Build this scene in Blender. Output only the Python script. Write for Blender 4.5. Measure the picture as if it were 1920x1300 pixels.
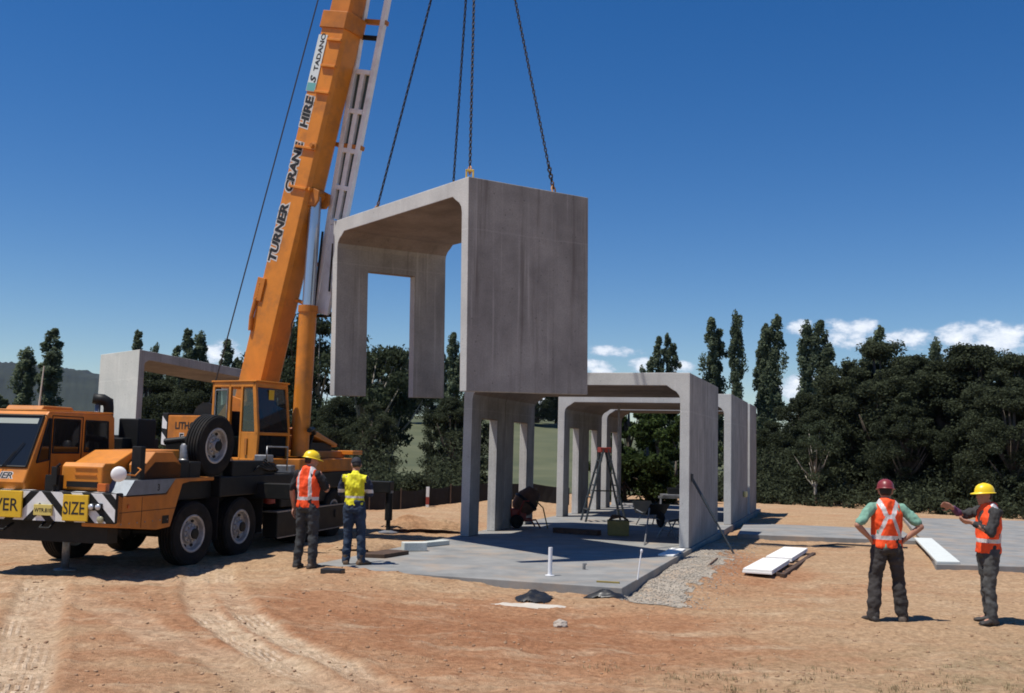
import bpy, bmesh, math, random
import numpy as np
from mathutils import Vector, Matrix, noise as mnoise

random.seed(7)
rng = np.random.default_rng(7)
SC = bpy.context.scene
for o in list(bpy.data.objects):
    bpy.data.objects.remove(o)
COL = SC.collection
R = math.radians

# ------------------------------------------------------------------ camera
PITCH, ROLL, CAM_H = 0.0988, 0.0248, 1.94
cam_data = bpy.data.cameras.new("camera")
cam_data.sensor_width = 36.0
cam_data.lens = 36.0
cam_data.clip_start = 0.1
cam_data.clip_end = 9000
cam = bpy.data.objects.new("camera", cam_data)
COL.objects.link(cam)
_eu = Vector((0, -math.sin(PITCH), math.cos(PITCH)))
_f = Vector((0, math.cos(PITCH), math.sin(PITCH)))
_r = Vector((1, 0, 0)) * math.cos(ROLL) + _eu * math.sin(ROLL)
_u = Vector((-1, 0, 0)) * math.sin(ROLL) + _eu * math.cos(ROLL)
cam.matrix_world = Matrix(((_r.x, _u.x, -_f.x, 0), (_r.y, _u.y, -_f.y, 0), (_r.z, _u.z, -_f.z, CAM_H), (0, 0, 0, 1)))
SC.camera = cam

# ------------------------------------------------------------------ light
SUN_EL, SUN_AZ = R(68.5), R(27.0)          # travel direction of the light in plan: +22.8 deg from +X
sun_data = bpy.data.lights.new("sun", 'SUN')
sun_data.energy = 4.3
sun_data.angle = R(0.53)
sun_data.color = (1.0, 0.95, 0.87)
sun = bpy.data.objects.new("sun", sun_data)
COL.objects.link(sun)
_d = Vector((math.cos(SUN_AZ) * math.cos(SUN_EL), math.sin(SUN_AZ) * math.cos(SUN_EL), -math.sin(SUN_EL)))
sun.rotation_euler = _d.to_track_quat('-Z', 'Y').to_euler()
sun.location = (-40, -20, 90)

world = bpy.data.worlds.new("World")
SC.world = world
world.use_nodes = True
wn, wl = world.node_tree.nodes, world.node_tree.links
wn.clear()


def N(nodes, typ, **kw):
    n = nodes.new(typ)
    for k, v in kw.items():
        setattr(n, k, v)
    return n


def wmath(op, a, b=None, c=None):
    n = N(wn, 'ShaderNodeMath', operation=op)
    for i, v in enumerate((a, b, c)):
        if v is None:
            continue
        if isinstance(v, (int, float)):
            n.inputs[i].default_value = v
        else:
            wl.new(v, n.inputs[i])
    return n.outputs[0]


sky = N(wn, 'ShaderNodeTexSky', sky_type='NISHITA', sun_disc=False)
sky.sun_elevation = SUN_EL
sky.sun_rotation = math.atan2(-_d.x, -_d.y)
sky.altitude = 600
sky.air_density = 1.0
sky.dust_density = 0.15
sky.ozone_density = 2.0
hsv = N(wn, 'ShaderNodeHueSaturation')
hsv.inputs['Saturation'].default_value = 1.40
hsv.inputs['Value'].default_value = 1.0
hsv.inputs['Hue'].default_value = 0.509
wl.new(sky.outputs[0], hsv.inputs['Color'])
# low cumulus band: soft lumps given by azimuth / elevation, broken up by noise
tc = N(wn, 'ShaderNodeTexCoord')
sep = N(wn, 'ShaderNodeSeparateXYZ')
wl.new(tc.outputs['Generated'], sep.inputs[0])
az = wmath('MULTIPLY', wmath('ARCTAN2', sep.outputs[0], sep.outputs[1]), 57.2958)
el = wmath('MULTIPLY', wmath('ARCSINE', sep.outputs[2]), 57.2958)
comb = N(wn, 'ShaderNodeCombineXYZ')
wl.new(az, comb.inputs[0])
wl.new(wmath('MULTIPLY', el, 1.7), comb.inputs[1])
nz = N(wn, 'ShaderNodeTexNoise', noise_dimensions='3D')
nz.inputs['Scale'].default_value = 0.75
nz.inputs['Detail'].default_value = 7
nz.inputs['Roughness'].default_value = 0.62
wl.new(comb.outputs[0], nz.inputs['Vector'])
nz2 = N(wn, 'ShaderNodeTexNoise', noise_dimensions='3D')
nz2.inputs['Scale'].default_value = 0.16
nz2.inputs['Detail'].default_value = 4
wl.new(comb.outputs[0], nz2.inputs['Vector'])
CLOUDS = [(15.8, 6.95, 0.95, 0.75), (18.35, 6.75, 2.0, 1.15), (21.3, 6.35, 1.7, 0.85), (24.9, 6.35, 3.5, 1.45), (27.6, 6.6, 1.6, 1.0),
          (16.6, 3.8, 2.8, 1.4), (19.5, 3.5, 2.2, 0.9), (5.6, 5.55, 1.7, 0.55), (4.7, 4.6, 1.2, 1.0), (7.2, 4.9, 0.8, 0.6), (9.4, 4.7, 0.9, 0.6),
          (-16.0, 4.75, 1.5, 1.4), (-5.9, 3.8, 1.2, 1.3), (-5.2, 5.0, 0.6, 0.8), (-26.5, 3.4, 2.0, 0.5), (1.0, 3.0, 3.0, 0.9), (-10.0, 3.2, 2.4, 0.8)]
best = None
for (a0, e0, wa, we) in CLOUDS:
    dx = wmath('DIVIDE', wmath('SUBTRACT', az, a0), wa)
    ey = wmath('DIVIDE', wmath('SUBTRACT', el, e0), we)
    ey = wmath('MAXIMUM', ey, wmath('MULTIPLY', ey, 1.7))     # not symmetric: flatter crown edge than base... base fades
    r2 = wmath('ADD', wmath('MULTIPLY', dx, dx), wmath('MULTIPLY', ey, ey))
    v = wmath('SUBTRACT', 1.0, r2)
    best = v if best is None else wmath('MAXIMUM', best, v)
# the same kind of small cumulus carries on round the rest of the horizon
away = wmath('SUBTRACT', wmath('ABSOLUTE', az), 30.0)
away = wmath('MINIMUM', wmath('MAXIMUM', wmath('DIVIDE', away, 4.0), 0.0), 1.0)
bandw = wmath('SUBTRACT', 1.0, wmath('POWER', wmath('DIVIDE', wmath('SUBTRACT', el, 5.6), 3.0), 2.0))
field = wmath('MULTIPLY', wmath('SUBTRACT', nz2.outputs['Fac'], 0.52), 6.0)
field = wmath('MINIMUM', field, bandw)
field = wmath('SUBTRACT', wmath('MULTIPLY', wmath('ADD', field, 1.0), away), 1.0)
best = wmath('MAXIMUM', best, field)
best = wmath('MAXIMUM', best, -1.5)
dens = wmath('ADD', best, wmath('MULTIPLY', wmath('SUBTRACT', nz.outputs['Fac'], 0.5), 3.0))
mr = N(wn, 'ShaderNodeMapRange', interpolation_type='SMOOTHSTEP')
mr.inputs['From Min'].default_value = 0.1
mr.inputs['From Max'].default_value = 1.0
wl.new(dens, mr.inputs['Value'])
mask = wmath('MULTIPLY', mr.outputs[0], 0.92)
cl_col = N(wn, 'ShaderNodeMix', data_type='RGBA')
cl_col.inputs[6].default_value = (5.6, 6.6, 8.2, 1)
cl_col.inputs[7].default_value = (11.5, 11.8, 12.2, 1)
mr2 = N(wn, 'ShaderNodeMapRange')
mr2.inputs['From Min'].default_value = 0.3
mr2.inputs['From Max'].default_value = 1.5
wl.new(dens, mr2.inputs['Value'])
wl.new(mr2.outputs[0], cl_col.inputs[0])
mixc = N(wn, 'ShaderNodeMix', data_type='RGBA')
wl.new(mask, mixc.inputs[0])
wl.new(hsv.outputs[0], mixc.inputs[6])
wl.new(cl_col.outputs[2], mixc.inputs[7])
bg = N(wn, 'ShaderNodeBackground')
bg.inputs['Strength'].default_value = 0.078
wl.new(mixc.outputs[2], bg.inputs['Color'])
out = N(wn, 'ShaderNodeOutputWorld')
wl.new(bg.outputs[0], out.inputs['Surface'])

SC.view_settings.view_transform = 'Standard'
SC.view_settings.look = 'None'
SC.view_settings.exposure = 0.35
SC.view_settings.gamma = 1.0
SC.view_settings.use_curve_mapping = False
SC.render.engine = 'CYCLES'
SC.cycles.filter_width = 1.8
SC.cycles.max_bounces = 6
SC.cycles.volume_bounces = 0
SC.cycles.use_denoising = True


# ================================================================== helpers
def tag(o, label=None, cat=None, group=None, kind=None):
    if label:
        o['label'] = label
    if cat:
        o['category'] = cat
    if group:
        o['group'] = group
    if kind:
        o['kind'] = kind
    return o


def thing(name, label, cat, loc=(0, 0, 0), rz=0.0, group=None, rot=None):
    o = bpy.data.objects.new(name, None)
    o.empty_display_size = 0.2
    COL.objects.link(o)
    o.location = loc
    o.rotation_euler = rot if rot else (0, 0, rz)
    return tag(o, label, cat, group)


def copy_tree(o, parent=None):
    c = o.copy()
    COL.objects.link(c)
    if parent:
        c.parent = parent
    for ch in list(o.children):
        copy_tree(ch, c)
    return c


class MB:
    """collects polygons; build() links them as one mesh object"""

    def __init__(self):
        self.v, self.f, self.m, self.parts = [], [], [], []

    def add(self, vs, fs, mi=0):
        b = len(self.v)
        self.parts.append((b, len(vs), len(self.f), len(fs)))
        self.v += [tuple(p) for p in vs]
        self.f += [tuple(i + b for i in f) for f in fs]
        self.m += [mi] * len(fs)
        return self

    def box(self, c, s, M=None, mi=0):
        x, y, z = s[0] / 2, s[1] / 2, s[2] / 2
        vs = [Vector((a * x, b * y, e * z)) for e in (-1, 1) for b in (-1, 1) for a in (-1, 1)]
        if M is not None:
            vs = [M @ p for p in vs]
        vs = [p + Vector(c) for p in vs]
        return self.add(vs, [(0, 2, 3, 1), (4, 5, 7, 6), (0, 1, 5, 4), (2, 6, 7, 3), (0, 4, 6, 2), (1, 3, 7, 5)], mi)

    def bx(self, x0, x1, y0, y1, z0, z1, mi=0):
        return self.box(((x0 + x1) / 2, (y0 + y1) / 2, (z0 + z1) / 2), (x1 - x0, y1 - y0, z1 - z0), None, mi)

    def prism(self, poly, axis, a0, a1, mi=0):
        """poly: 2-D points; axis 0: poly is (y,z) extruded along x; 1: (x,z) along y; 2: (x,y) along z"""
        n = len(poly)

        def P(p, a):
            return {0: (a, p[0], p[1]), 1: (p[0], a, p[1]), 2: (p[0], p[1], a)}[axis]
        vs = [P(p, a0) for p in poly] + [P(p, a1) for p in poly]
        ar = sum(poly[i][0] * poly[(i + 1) % n][1] - poly[(i + 1) % n][0] * poly[i][1] for i in range(n))
        flip = (ar > 0) != (axis == 1)
        fs = [tuple(range(n)), tuple(range(2 * n - 1, n - 1, -1))]
        fs += [(i, i + n, (i + 1) % n + n, (i + 1) % n) for i in range(n)]
        if flip:
            fs = [tuple(reversed(f)) for f in fs]
        if a1 < a0:
            fs = [tuple(reversed(f)) for f in fs]
        return self.add(vs, fs, mi)

    def rings(self, rings, mi=0, caps=True):
        n = len(rings[0])
        vs = [p for r in rings for p in r]
        fs = []
        for k in range(len(rings) - 1):
            for i in range(n):
                j = (i + 1) % n
                fs.append((k * n + i, k * n + j, (k + 1) * n + j, (k + 1) * n + i))
        if caps:
            fs.append(tuple(reversed(range(n))))
            fs.append(tuple(range((len(rings) - 1) * n, len(rings) * n)))
        return self.add(vs, fs, mi)

    def path(self, pts, r, seg=10, mi=0, caps=True, round_ends=False):
        pts = [Vector(p) for p in pts]
        rr = [r] * len(pts) if isinstance(r, (int, float)) else list(r)
        if round_ends:
            d0 = (pts[0] - pts[1]).normalized()
            d1 = (pts[-1] - pts[-2]).normalized()
            r0, r1 = rr[0], rr[-1]
            pts = [pts[0] + d0 * r0 * .95, pts[0] + d0 * r0 * .65] + pts + [pts[-1] + d1 * r1 * .65, pts[-1] + d1 * r1 * .95]
            rr = [r0 * .3, r0 * .75] + rr + [r1 * .75, r1 * .3]
        up = None
        rings = []
        for i, p in enumerate(pts):
            a = pts[max(i - 1, 0)]
            b = pts[min(i + 1, len(pts) - 1)]
            d = (b - a).normalized()
            if up is None:
                up = d.orthogonal().normalized()
            s = (up - d * up.dot(d))
            s = s.normalized() if s.length > 1e-6 else d.orthogonal().normalized()
            up = s
            t = d.cross(s)
            rings.append([p + (s * math.cos(2 * math.pi * k / seg) + t * math.sin(2 * math.pi * k / seg)) * rr[i] for k in range(seg)])
        return self.rings(rings, mi, caps)

    def lathe(self, prof, M=None, seg=24, mi=0):
        """prof: (r, h) pairs turned about local z"""
        M = M or Matrix.Identity(4)
        rings = [[M @ Vector((max(r, 1e-4) * math.cos(2 * math.pi * k / seg), max(r, 1e-4) * math.sin(2 * math.pi * k / seg), h)) for k in range(seg)] for r, h in prof]
        return self.rings(rings, mi, True)

    def build_each(self, name, *a, **k):
        """every piece added becomes an object of its own"""
        out = []
        for (b, n, fb, fn) in self.parts:
            if not n:
                continue
            q = MB()
            q.v = self.v[b:b + n]
            q.f = [tuple(i - b for i in f) for f in self.f[fb:fb + fn]]
            q.m = self.m[fb:fb + fn]
            out.append(q.build(name, *a, **k))
        return out

    def build(self, name, mats, parent=None, smooth=False, bevel=0, xf=None, kind=None, label=None, seg=2, auto=None):
        me = bpy.data.meshes.new(name)
        vs = [xf @ Vector(p) for p in self.v] if xf is not None else self.v
        me.from_pydata([tuple(p) for p in vs], [], self.f)
        mats = mats if isinstance(mats, (list, tuple)) else [mats]
        for m in mats:
            me.materials.append(m)
        if len(mats) > 1:
            me.polygons.foreach_set('material_index', self.m)
        if smooth:
            me.polygons.foreach_set('use_smooth', [True] * len(me.polygons))
            if auto:
                try:
                    me.set_sharp_from_angle(angle=R(auto))
                except Exception:
                    pass
        me.update()
        o = bpy.data.objects.new(name, me)
        COL.objects.link(o)
        if parent:
            o.parent = parent
        if bevel:
            b = o.modifiers.new("bevel", 'BEVEL')
            b.width = bevel
            b.segments = seg
            b.limit_method = 'ANGLE'
            b.angle_limit = R(40)
        return tag(o, label, None, None, kind)


def mesh_np(name, verts, faces, mat, parent=None, k=4, smooth=False):
    """verts (n,3), faces (m,k) numpy"""
    me = bpy.data.meshes.new(name)
    n, m = len(verts), len(faces)
    me.vertices.add(n)
    me.vertices.foreach_set('co', np.ascontiguousarray(verts, dtype=np.float32).ravel())
    me.loops.add(m * k)
    me.loops.foreach_set('vertex_index', np.ascontiguousarray(faces, dtype=np.int32).ravel())
    me.polygons.add(m)
    me.polygons.foreach_set('loop_start', np.arange(0, m * k, k, dtype=np.int32))
    me.polygons.foreach_set('loop_total', np.full(m, k, dtype=np.int32))
    if smooth:
        me.polygons.foreach_set('use_smooth', np.ones(m, dtype=bool))
    me.materials.append(mat)
    me.update()
    me.validate()
    if parent is False:
        return me
    o = bpy.data.objects.new(name, me)
    COL.objects.link(o)
    if parent:
        o.parent = parent
    return o


def evaluated(o):
    dg = bpy.context.evaluated_depsgraph_get()
    me = bpy.data.meshes.new_from_object(o.evaluated_get(dg))
    return me


def text_obj(name, s, size, mat, parent, M, extrude=0.002, offset=0.0, xs=1.0, shear=0.0, align='LEFT'):
    cu = bpy.data.curves.new("lettering", 'FONT')
    cu.body = s
    cu.size = size
    cu.extrude = extrude
    cu.offset = offset
    cu.shear = shear
    cu.align_x = align
    cu.resolution_u = 3
    t = bpy.data.objects.new("lettering", cu)
    COL.objects.link(t)
    me = evaluated(t)
    bpy.data.objects.remove(t)
    me.transform(Matrix.Diagonal((xs, 1, 1, 1)))
    me.transform(M)
    me.materials.clear()
    me.materials.append(mat)
    o = bpy.data.objects.new(name, me)
    COL.objects.link(o)
    o.parent = parent
    return o


# ================================================================== materials
def mat(name, col, rough=0.7, metal=0.0, var=0.0, vscale=6.0, bump=0.0, bscale=40.0, col2=None, spec=0.5, detail=5, stretch=(1, 1, 1), dirt=None, dscale=2.0, damt=0.5):
    m = bpy.data.materials.new(name)
    m.use_nodes = True
    nt = m.node_tree
    n, l = nt.nodes, nt.links
    b = n['Principled BSDF']
    b.inputs['Roughness'].default_value = rough
    b.inputs['Metallic'].default_value = metal
    b.inputs['Specular IOR Level'].default_value = spec
    t = N(n, 'ShaderNodeTexCoord')
    mp = N(n, 'ShaderNodeMapping')
    mp.inputs['Scale'].default_value = stretch
    l.new(t.outputs['Object'], mp.inputs['Vector'])
    c = None
    if var or col2:
        nz = N(n, 'ShaderNodeTexNoise')
        nz.inputs['Scale'].default_value = vscale
        nz.inputs['Detail'].default_value = detail
        nz.inputs['Roughness'].default_value = 0.6
        l.new(mp.outputs[0], nz.inputs['Vector'])
        r = N(n, 'ShaderNodeValToRGB')
        r.color_ramp.elements[0].position = 0.33
        r.color_ramp.elements[1].position = 0.67
        a = tuple(x * (1 - var) for x in col)
        e = col2 if col2 else tuple(min(1, x * (1 + var)) for x in col)
        r.color_ramp.elements[0].color = (*a, 1)
        r.color_ramp.elements[1].color = (*e, 1)
        l.new(nz.outputs['Fac'], r.inputs[0])
        c = r.outputs[0]
    if dirt:
        nd = N(n, 'ShaderNodeTexNoise')
        nd.inputs['Scale'].default_value = dscale
        nd.inputs['Detail'].default_value = 7
        nd.inputs['Roughness'].default_value = 0.65
        l.new(t.outputs['Object'], nd.inputs['Vector'])
        rd = N(n, 'ShaderNodeMapRange')
        rd.inputs['From Min'].default_value = 0.5
        rd.inputs['From Max'].default_value = 0.72
        rd.inputs['To Max'].default_value = damt
        l.new(nd.outputs['Fac'], rd.inputs['Value'])
        mx = N(n, 'ShaderNodeMix', data_type='RGBA')
        l.new(rd.outputs[0], mx.inputs[0])
        if c is not None:
            l.new(c, mx.inputs[6])
        else:
            mx.inputs[6].default_value = (*col, 1)
        mx.inputs[7].default_value = (*dirt, 1)
        c = mx.outputs[2]
    if c is not None:
        l.new(c, b.inputs['Base Color'])
    else:
        b.inputs['Base Color'].default_value = (*col, 1)
    if bump:
        nb = N(n, 'ShaderNodeTexNoise')
        nb.inputs['Scale'].default_value = bscale
        nb.inputs['Detail'].default_value = 4
        l.new(mp.outputs[0], nb.inputs['Vector'])
        bp = N(n, 'ShaderNodeBump')
        bp.inputs['Strength'].default_value = bump
        bp.inputs['Distance'].default_value = 0.01
        l.new(nb.outputs['Fac'], bp.inputs['Height'])
        l.new(bp.outputs[0], b.inputs['Normal'])
    return m


def concrete(name, a, b_, streak, streak_amt=0.5):
    m = bpy.data.materials.new(name)
    m.use_nodes = True
    n, l = m.node_tree.nodes, m.node_tree.links
    b = n['Principled BSDF']
    b.inputs['Roughness'].default_value = 0.85
    b.inputs['Specular IOR Level'].default_value = 0.25
    t = N(n, 'ShaderNodeTexCoord')

    def noise(scale, stretch, det=5, rough=.6):
        mp = N(n, 'ShaderNodeMapping')
        mp.inputs['Scale'].default_value = stretch
        l.new(t.outputs['Object'], mp.inputs[0])
        q = N(n, 'ShaderNodeTexNoise')
        q.inputs['Scale'].default_value = scale
        q.inputs['Detail'].default_value = det
        q.inputs['Roughness'].default_value = rough
        l.new(mp.outputs[0], q.inputs['Vector'])
        return q.outputs['Fac']

    def ramp(fac, p0, p1, c0, c1):
        r = N(n, 'ShaderNodeValToRGB')
        r.color_ramp.elements[0].position = p0
        r.color_ramp.elements[1].position = p1
        r.color_ramp.elements[0].color = (*c0, 1)
        r.color_ramp.elements[1].color = (*c1, 1)
        l.new(fac, r.inputs[0])
        return r.outputs[0]

    def mixm(fac, c1, c2, typ='MIX'):
        x = N(n, 'ShaderNodeMix', data_type='RGBA', blend_type=typ)
        if isinstance(fac, float):
            x.inputs[0].default_value = fac
        else:
            l.new(fac, x.inputs[0])
        l.new(c1, x.inputs[6])
        if isinstance(c2, tuple):
            x.inputs[7].default_value = (*c2, 1)
        else:
            l.new(c2, x.inputs[7])
        return x.outputs[2]
    base = ramp(noise(1.1, (1, 1, 1), 8, .62), .36, .66, a, b_)
    fine = ramp(noise(38, (1, 1, 1), 3), .3, .7, (.86, .86, .86), (1.1, 1.1, 1.1))
    c = mixm(1.0, base, fine, 'MULTIPLY')
    st = noise(4.2, (1, 1, .045), 5, .7)
    mrs = N(n, 'ShaderNodeMapRange', interpolation_type='SMOOTHSTEP')
    mrs.inputs['From Min'].default_value = .52
    mrs.inputs['From Max'].default_value = .74
    mrs.inputs['To Max'].default_value = streak_amt
    l.new(st, mrs.inputs['Value'])
    c = mixm(mrs.outputs[0], c, streak)
    st2 = noise(9, (1, 1, .03), 4, .6)
    mr2_ = N(n, 'ShaderNodeMapRange', interpolation_type='SMOOTHSTEP')
    mr2_.inputs['From Min'].default_value = .56
    mr2_.inputs['From Max'].default_value = .75
    mr2_.inputs['To Max'].default_value = streak_amt * .6
    l.new(st2, mr2_.inputs['Value'])
    c = mixm(mr2_.outputs[0], c, tuple(min(1, x * 1.5) for x in b_))
    vo = N(n, 'ShaderNodeTexVoronoi')
    vo.inputs['Scale'].default_value = 7.5
    l.new(t.outputs['Object'], vo.inputs['Vector'])
    hole = N(n, 'ShaderNodeMapRange')
    hole.inputs['From Min'].default_value = .085
    hole.inputs['From Max'].default_value = .13
    hole.inputs['To Min'].default_value = .55
    hole.inputs['To Max'].default_value = 0
    l.new(vo.outputs['Distance'], hole.inputs['Value'])
    gate = N(n, 'ShaderNodeMath', operation='GREATER_THAN')
    gate.inputs[1].default_value = .72
    sv = N(n, 'ShaderNodeSeparateColor')
    l.new(vo.outputs['Color'], sv.inputs[0])
    l.new(sv.outputs[0], gate.inputs[0])
    hm2 = N(n, 'ShaderNodeMath', operation='MULTIPLY')
    l.new(hole.outputs[0], hm2.inputs[0])
    l.new(gate.outputs[0], hm2.inputs[1])
    c = mixm(hm2.outputs[0], c, tuple(x * .4 for x in a))
    sz = N(n, 'ShaderNodeSeparateXYZ')
    l.new(t.outputs['Object'], sz.inputs[0])
    wob = N(n, 'ShaderNodeMath', operation='MULTIPLY_ADD')
    l.new(noise(3.0, (1, 1, 1), 3), wob.inputs[0])
    wob.inputs[1].default_value = .05
    l.new(sz.outputs[2], wob.inputs[2])
    ln = N(n, 'ShaderNodeMath', operation='COMPARE')
    l.new(wob.outputs[0], ln.inputs[0])
    ln.inputs[1].default_value = 2.80
    ln.inputs[2].default_value = .014
    lf = N(n, 'ShaderNodeMath', operation='MULTIPLY')
    l.new(ln.outputs[0], lf.inputs[0])
    lf.inputs[1].default_value = .16
    c = mixm(lf.outputs[0], c, tuple(min(1, x * 1.35) for x in b_))
    l.new(c, b.inputs['Base Color'])
    # bug holes and board marks
    bpn = noise(55, (1, 1, 1), 4)
    bp = N(n, 'ShaderNodeBump')
    bp.inputs['Strength'].default_value = .25
    bp.inputs['Distance'].default_value = .006
    l.new(bpn, bp.inputs['Height'])
    l.new(bp.outputs[0], b.inputs['Normal'])
    return m


M = {}
M['unit'] = concrete('precast_concrete', (.235, .225, .212), (.36, .345, .322), (.125, .108, .096), .75)
M['unit_lit_end'] = concrete('sunlit_end_face', (.43, .43, .42), (.55, .55, .53), (.33, .32, .31), .35)  # end faces lightened in the colour to stand out as sunlit
M['unit_soffit'] = concrete('shaded_soffit', (.17, .135, .115), (.26, .215, .185), (.11, .09, .08), .4)  # darker copy under the roof, underside shade put into the colour
M['unit_pale'] = concrete('pale_sunlit_concrete', (.46, .49, .46), (.58, .60, .56), (.36, .38, .36), .35)  # sunlight painted into the trailer frame's wall; plain pale tone on the rubble
M['slab'] = mat('slab_concrete', (.175, .178, .174), .8, var=.0, col2=(.275, .272, .258), vscale=1.6, bump=.25, bscale=30, detail=9, dirt=(.36, .27, .19), dscale=1.1, damt=.75)
M['orange'] = mat('orange_paint', (.61, .215, .022), .42, var=.10, vscale=3, dirt=(.26, .11, .035), dscale=2.1, damt=.65, spec=.45, bump=.03, bscale=6)
M['orange_old'] = mat('faded_orange_paint', (.48, .165, .02), .5, var=.15, vscale=3, dirt=(.17, .08, .035), dscale=2.2, damt=.65, spec=.4)
M['black'] = mat('black_paint', (.008, .009, .009), .55, var=.2, dirt=(.035, .026, .02), dscale=3, damt=.4, spec=.3)
M['rubber'] = mat('tyre_rubber', (.013, .013, .013), .9, var=.2, bump=.2, bscale=30, dirt=(.06, .045, .03), dscale=3.5, damt=.4, spec=.25)
M['steel'] = mat('dull_steel', (.30, .30, .30), .45, .6, var=.25, vscale=8, dirt=(.12, .08, .05), dscale=5, damt=.4)
M['rim'] = mat('wheel_rim', (.42, .41, .40), .5, .3, var=.25, vscale=9, dirt=(.14, .09, .06), dscale=4, damt=.6)
M['chrome'] = mat('chromed_rod', (.50, .56, .64), .28, .9)
M['white'] = mat('white_paint', (.72, .73, .72), .5, var=.06, dirt=(.42, .38, .33), dscale=4, damt=.4)
M['jib'] = mat('chalky_white_paint', (.80, .80, .79), .6, var=.06, vscale=5, dirt=(.36, .33, .30), dscale=2.2, damt=.45)
M['jib_dark'] = mat('dark_green_panel', (.05, .07, .06), .6, var=.2)
M['yellow'] = mat('yellow_sign', (.68, .42, .015), .5, var=.05, dirt=(.35, .22, .04), dscale=4, damt=.35)
M['ink'] = mat('black_lettering', (.012, .012, .012), .6)
M['outline'] = mat('pale_lettering', (.55, .53, .50), .6)
M['teal'] = mat('teal_print', (.12, .36, .36), .6)
M['grey_step'] = mat('step_plate', (.17, .20, .23), .45, .2, var=.15, bump=.1, bscale=50)
M['rust'] = mat('rusty_steel', (.10, .05, .03), .85, var=.35, vscale=8, bump=.2)
M['rope'] = mat('wire_rope', (.045, .05, .055), .6, .3)
M['chain'] = mat('lifting_chain', (.035, .03, .03), .55, .4, var=.3, vscale=20)
M['lug'] = mat('yellow_lug', (.75, .50, .08), .5, var=.1, dirt=(.25, .12, .05), dscale=9, damt=.5)
M['lug_rust'] = mat('rusty_clutch', (.50, .24, .09), .7, var=.3, vscale=14)
M['silver'] = mat('reflective_tape', (.60, .57, .56), .45, .1, var=.08, vscale=20)
M['vest'] = mat('orange_hi_vis', (.95, .085, .012), .75, var=.1, vscale=7, bump=.2, bscale=25)
M['hiyellow'] = mat('yellow_hi_vis', (.72, .68, .02), .8, var=.1, vscale=7, bump=.2, bscale=25)
M['navy'] = mat('navy_cloth', (.013, .020, .045), .85, var=.25, vscale=9, bump=.25, bscale=30)
M['denim'] = mat('dark_blue_work_trousers', (.018, .036, .070), .85, var=.3, vscale=8, bump=.25, bscale=30)
M['charcoal'] = mat('charcoal_trousers', (.032, .036, .040), .85, var=.3, vscale=8, bump=.25, bscale=30)
M['brownish'] = mat('dark_brown_grey_trousers', (.036, .032, .030), .85, var=.3, vscale=8, bump=.25, bscale=30)
M['greyt'] = mat('grey_work_trousers', (.065, .066, .064), .85, var=.35, vscale=7, bump=.3, bscale=28)
M['blackcloth'] = mat('black_cloth', (.010, .010, .012), .85, var=.2, bump=.2)
M['greycloth'] = mat('dark_grey_shirt', (.035, .034, .034), .85, var=.2, bump=.2)
M['green'] = mat('pale_green_tshirt', (.17, .33, .25), .85, var=.12, vscale=7, bump=.2, bscale=25)
M['purple'] = mat('purple_sleeve', (.10, .035, .085), .85, var=.2)
M['skin'] = mat('skin', (.40, .20, .135), .55, var=.08, vscale=14, spec=.35)
M['hair'] = mat('dark_hair', (.018, .013, .010), .7, var=.2, vscale=40)
M['boot'] = mat('brown_boot', (.11, .065, .035), .7, var=.25, vscale=15)
M['boot_dark'] = mat('dark_boot', (.035, .03, .026), .7, var=.25, vscale=15, dirt=(.2, .13, .08), dscale=6, damt=.5)
M['hat_yellow'] = mat('yellow_hard_hat', (.85, .60, .02), .35, var=.03)
M['hat_red'] = mat('maroon_hard_hat', (.20, .028, .03), .4, var=.06)
M['hat_pale'] = mat('pale_yellow_hard_hat', (.80, .68, .30), .4)
M['cap'] = mat('navy_cap', (.018, .02, .028), .85)
M['leather'] = mat('black_belt', (.02, .018, .015), .6)
M['timber'] = mat('weathered_timber', (.24, .17, .11), .8, var=.25, vscale=9, stretch=(1, .15, 1), bump=.2)
M['dark_timber'] = mat('dark_timber', (.07, .04, .025), .85, var=.3, vscale=9)
M['pvc'] = mat('white_pvc', (.74, .74, .75), .4)
M['board'] = mat('white_board', (.80, .80, .77), .6, var=.03, dirt=(.5, .42, .33), dscale=3, damt=.25)
M['pale_board'] = mat('pale_edge_board', (.60, .63, .60), .7, var=.05)
M['poly'] = mat('black_plastic_sheet', (.016, .017, .019), .4)
M['powder'] = mat('cement_powder', (.50, .45, .38), .9, var=.08, vscale=9, bump=.3, bscale=30)
M['stone'] = mat('stone', (.36, .31, .26), .9, var=.25, vscale=9, bump=.4, bscale=16)
M['redpaint'] = mat('red_machine_paint', (.27, .035, .022), .5, var=.2, dirt=(.10, .05, .04), dscale=6, damt=.5)
M['alu'] = mat('ladder_rails', (.055, .065, .07), .5, .4, var=.2)
M['crate'] = mat('mustard_box', (.27, .20, .055), .7, var=.15, dirt=(.10, .07, .04), dscale=5, damt=.5)
M['brick'] = mat('clay_brick', (.27, .13, .08), .9, var=.25, vscale=9, bump=.3)
M['silt'] = mat('black_silt_fabric', (.012, .012, .013), .8, var=.25, vscale=3)
M['trailer'] = mat('dark_green_trailer', (.03, .045, .04), .6, var=.25, dirt=(.10, .07, .05), dscale=2, damt=.4)
M['mirror'] = mat('white_mirror_shell', (.85, .85, .83), .35)
M['lamp'] = mat('lamp_glass', (.55, .58, .62), .15, .3)
M['amber'] = mat('amber_lens', (.5, .12, .02), .3)


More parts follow.
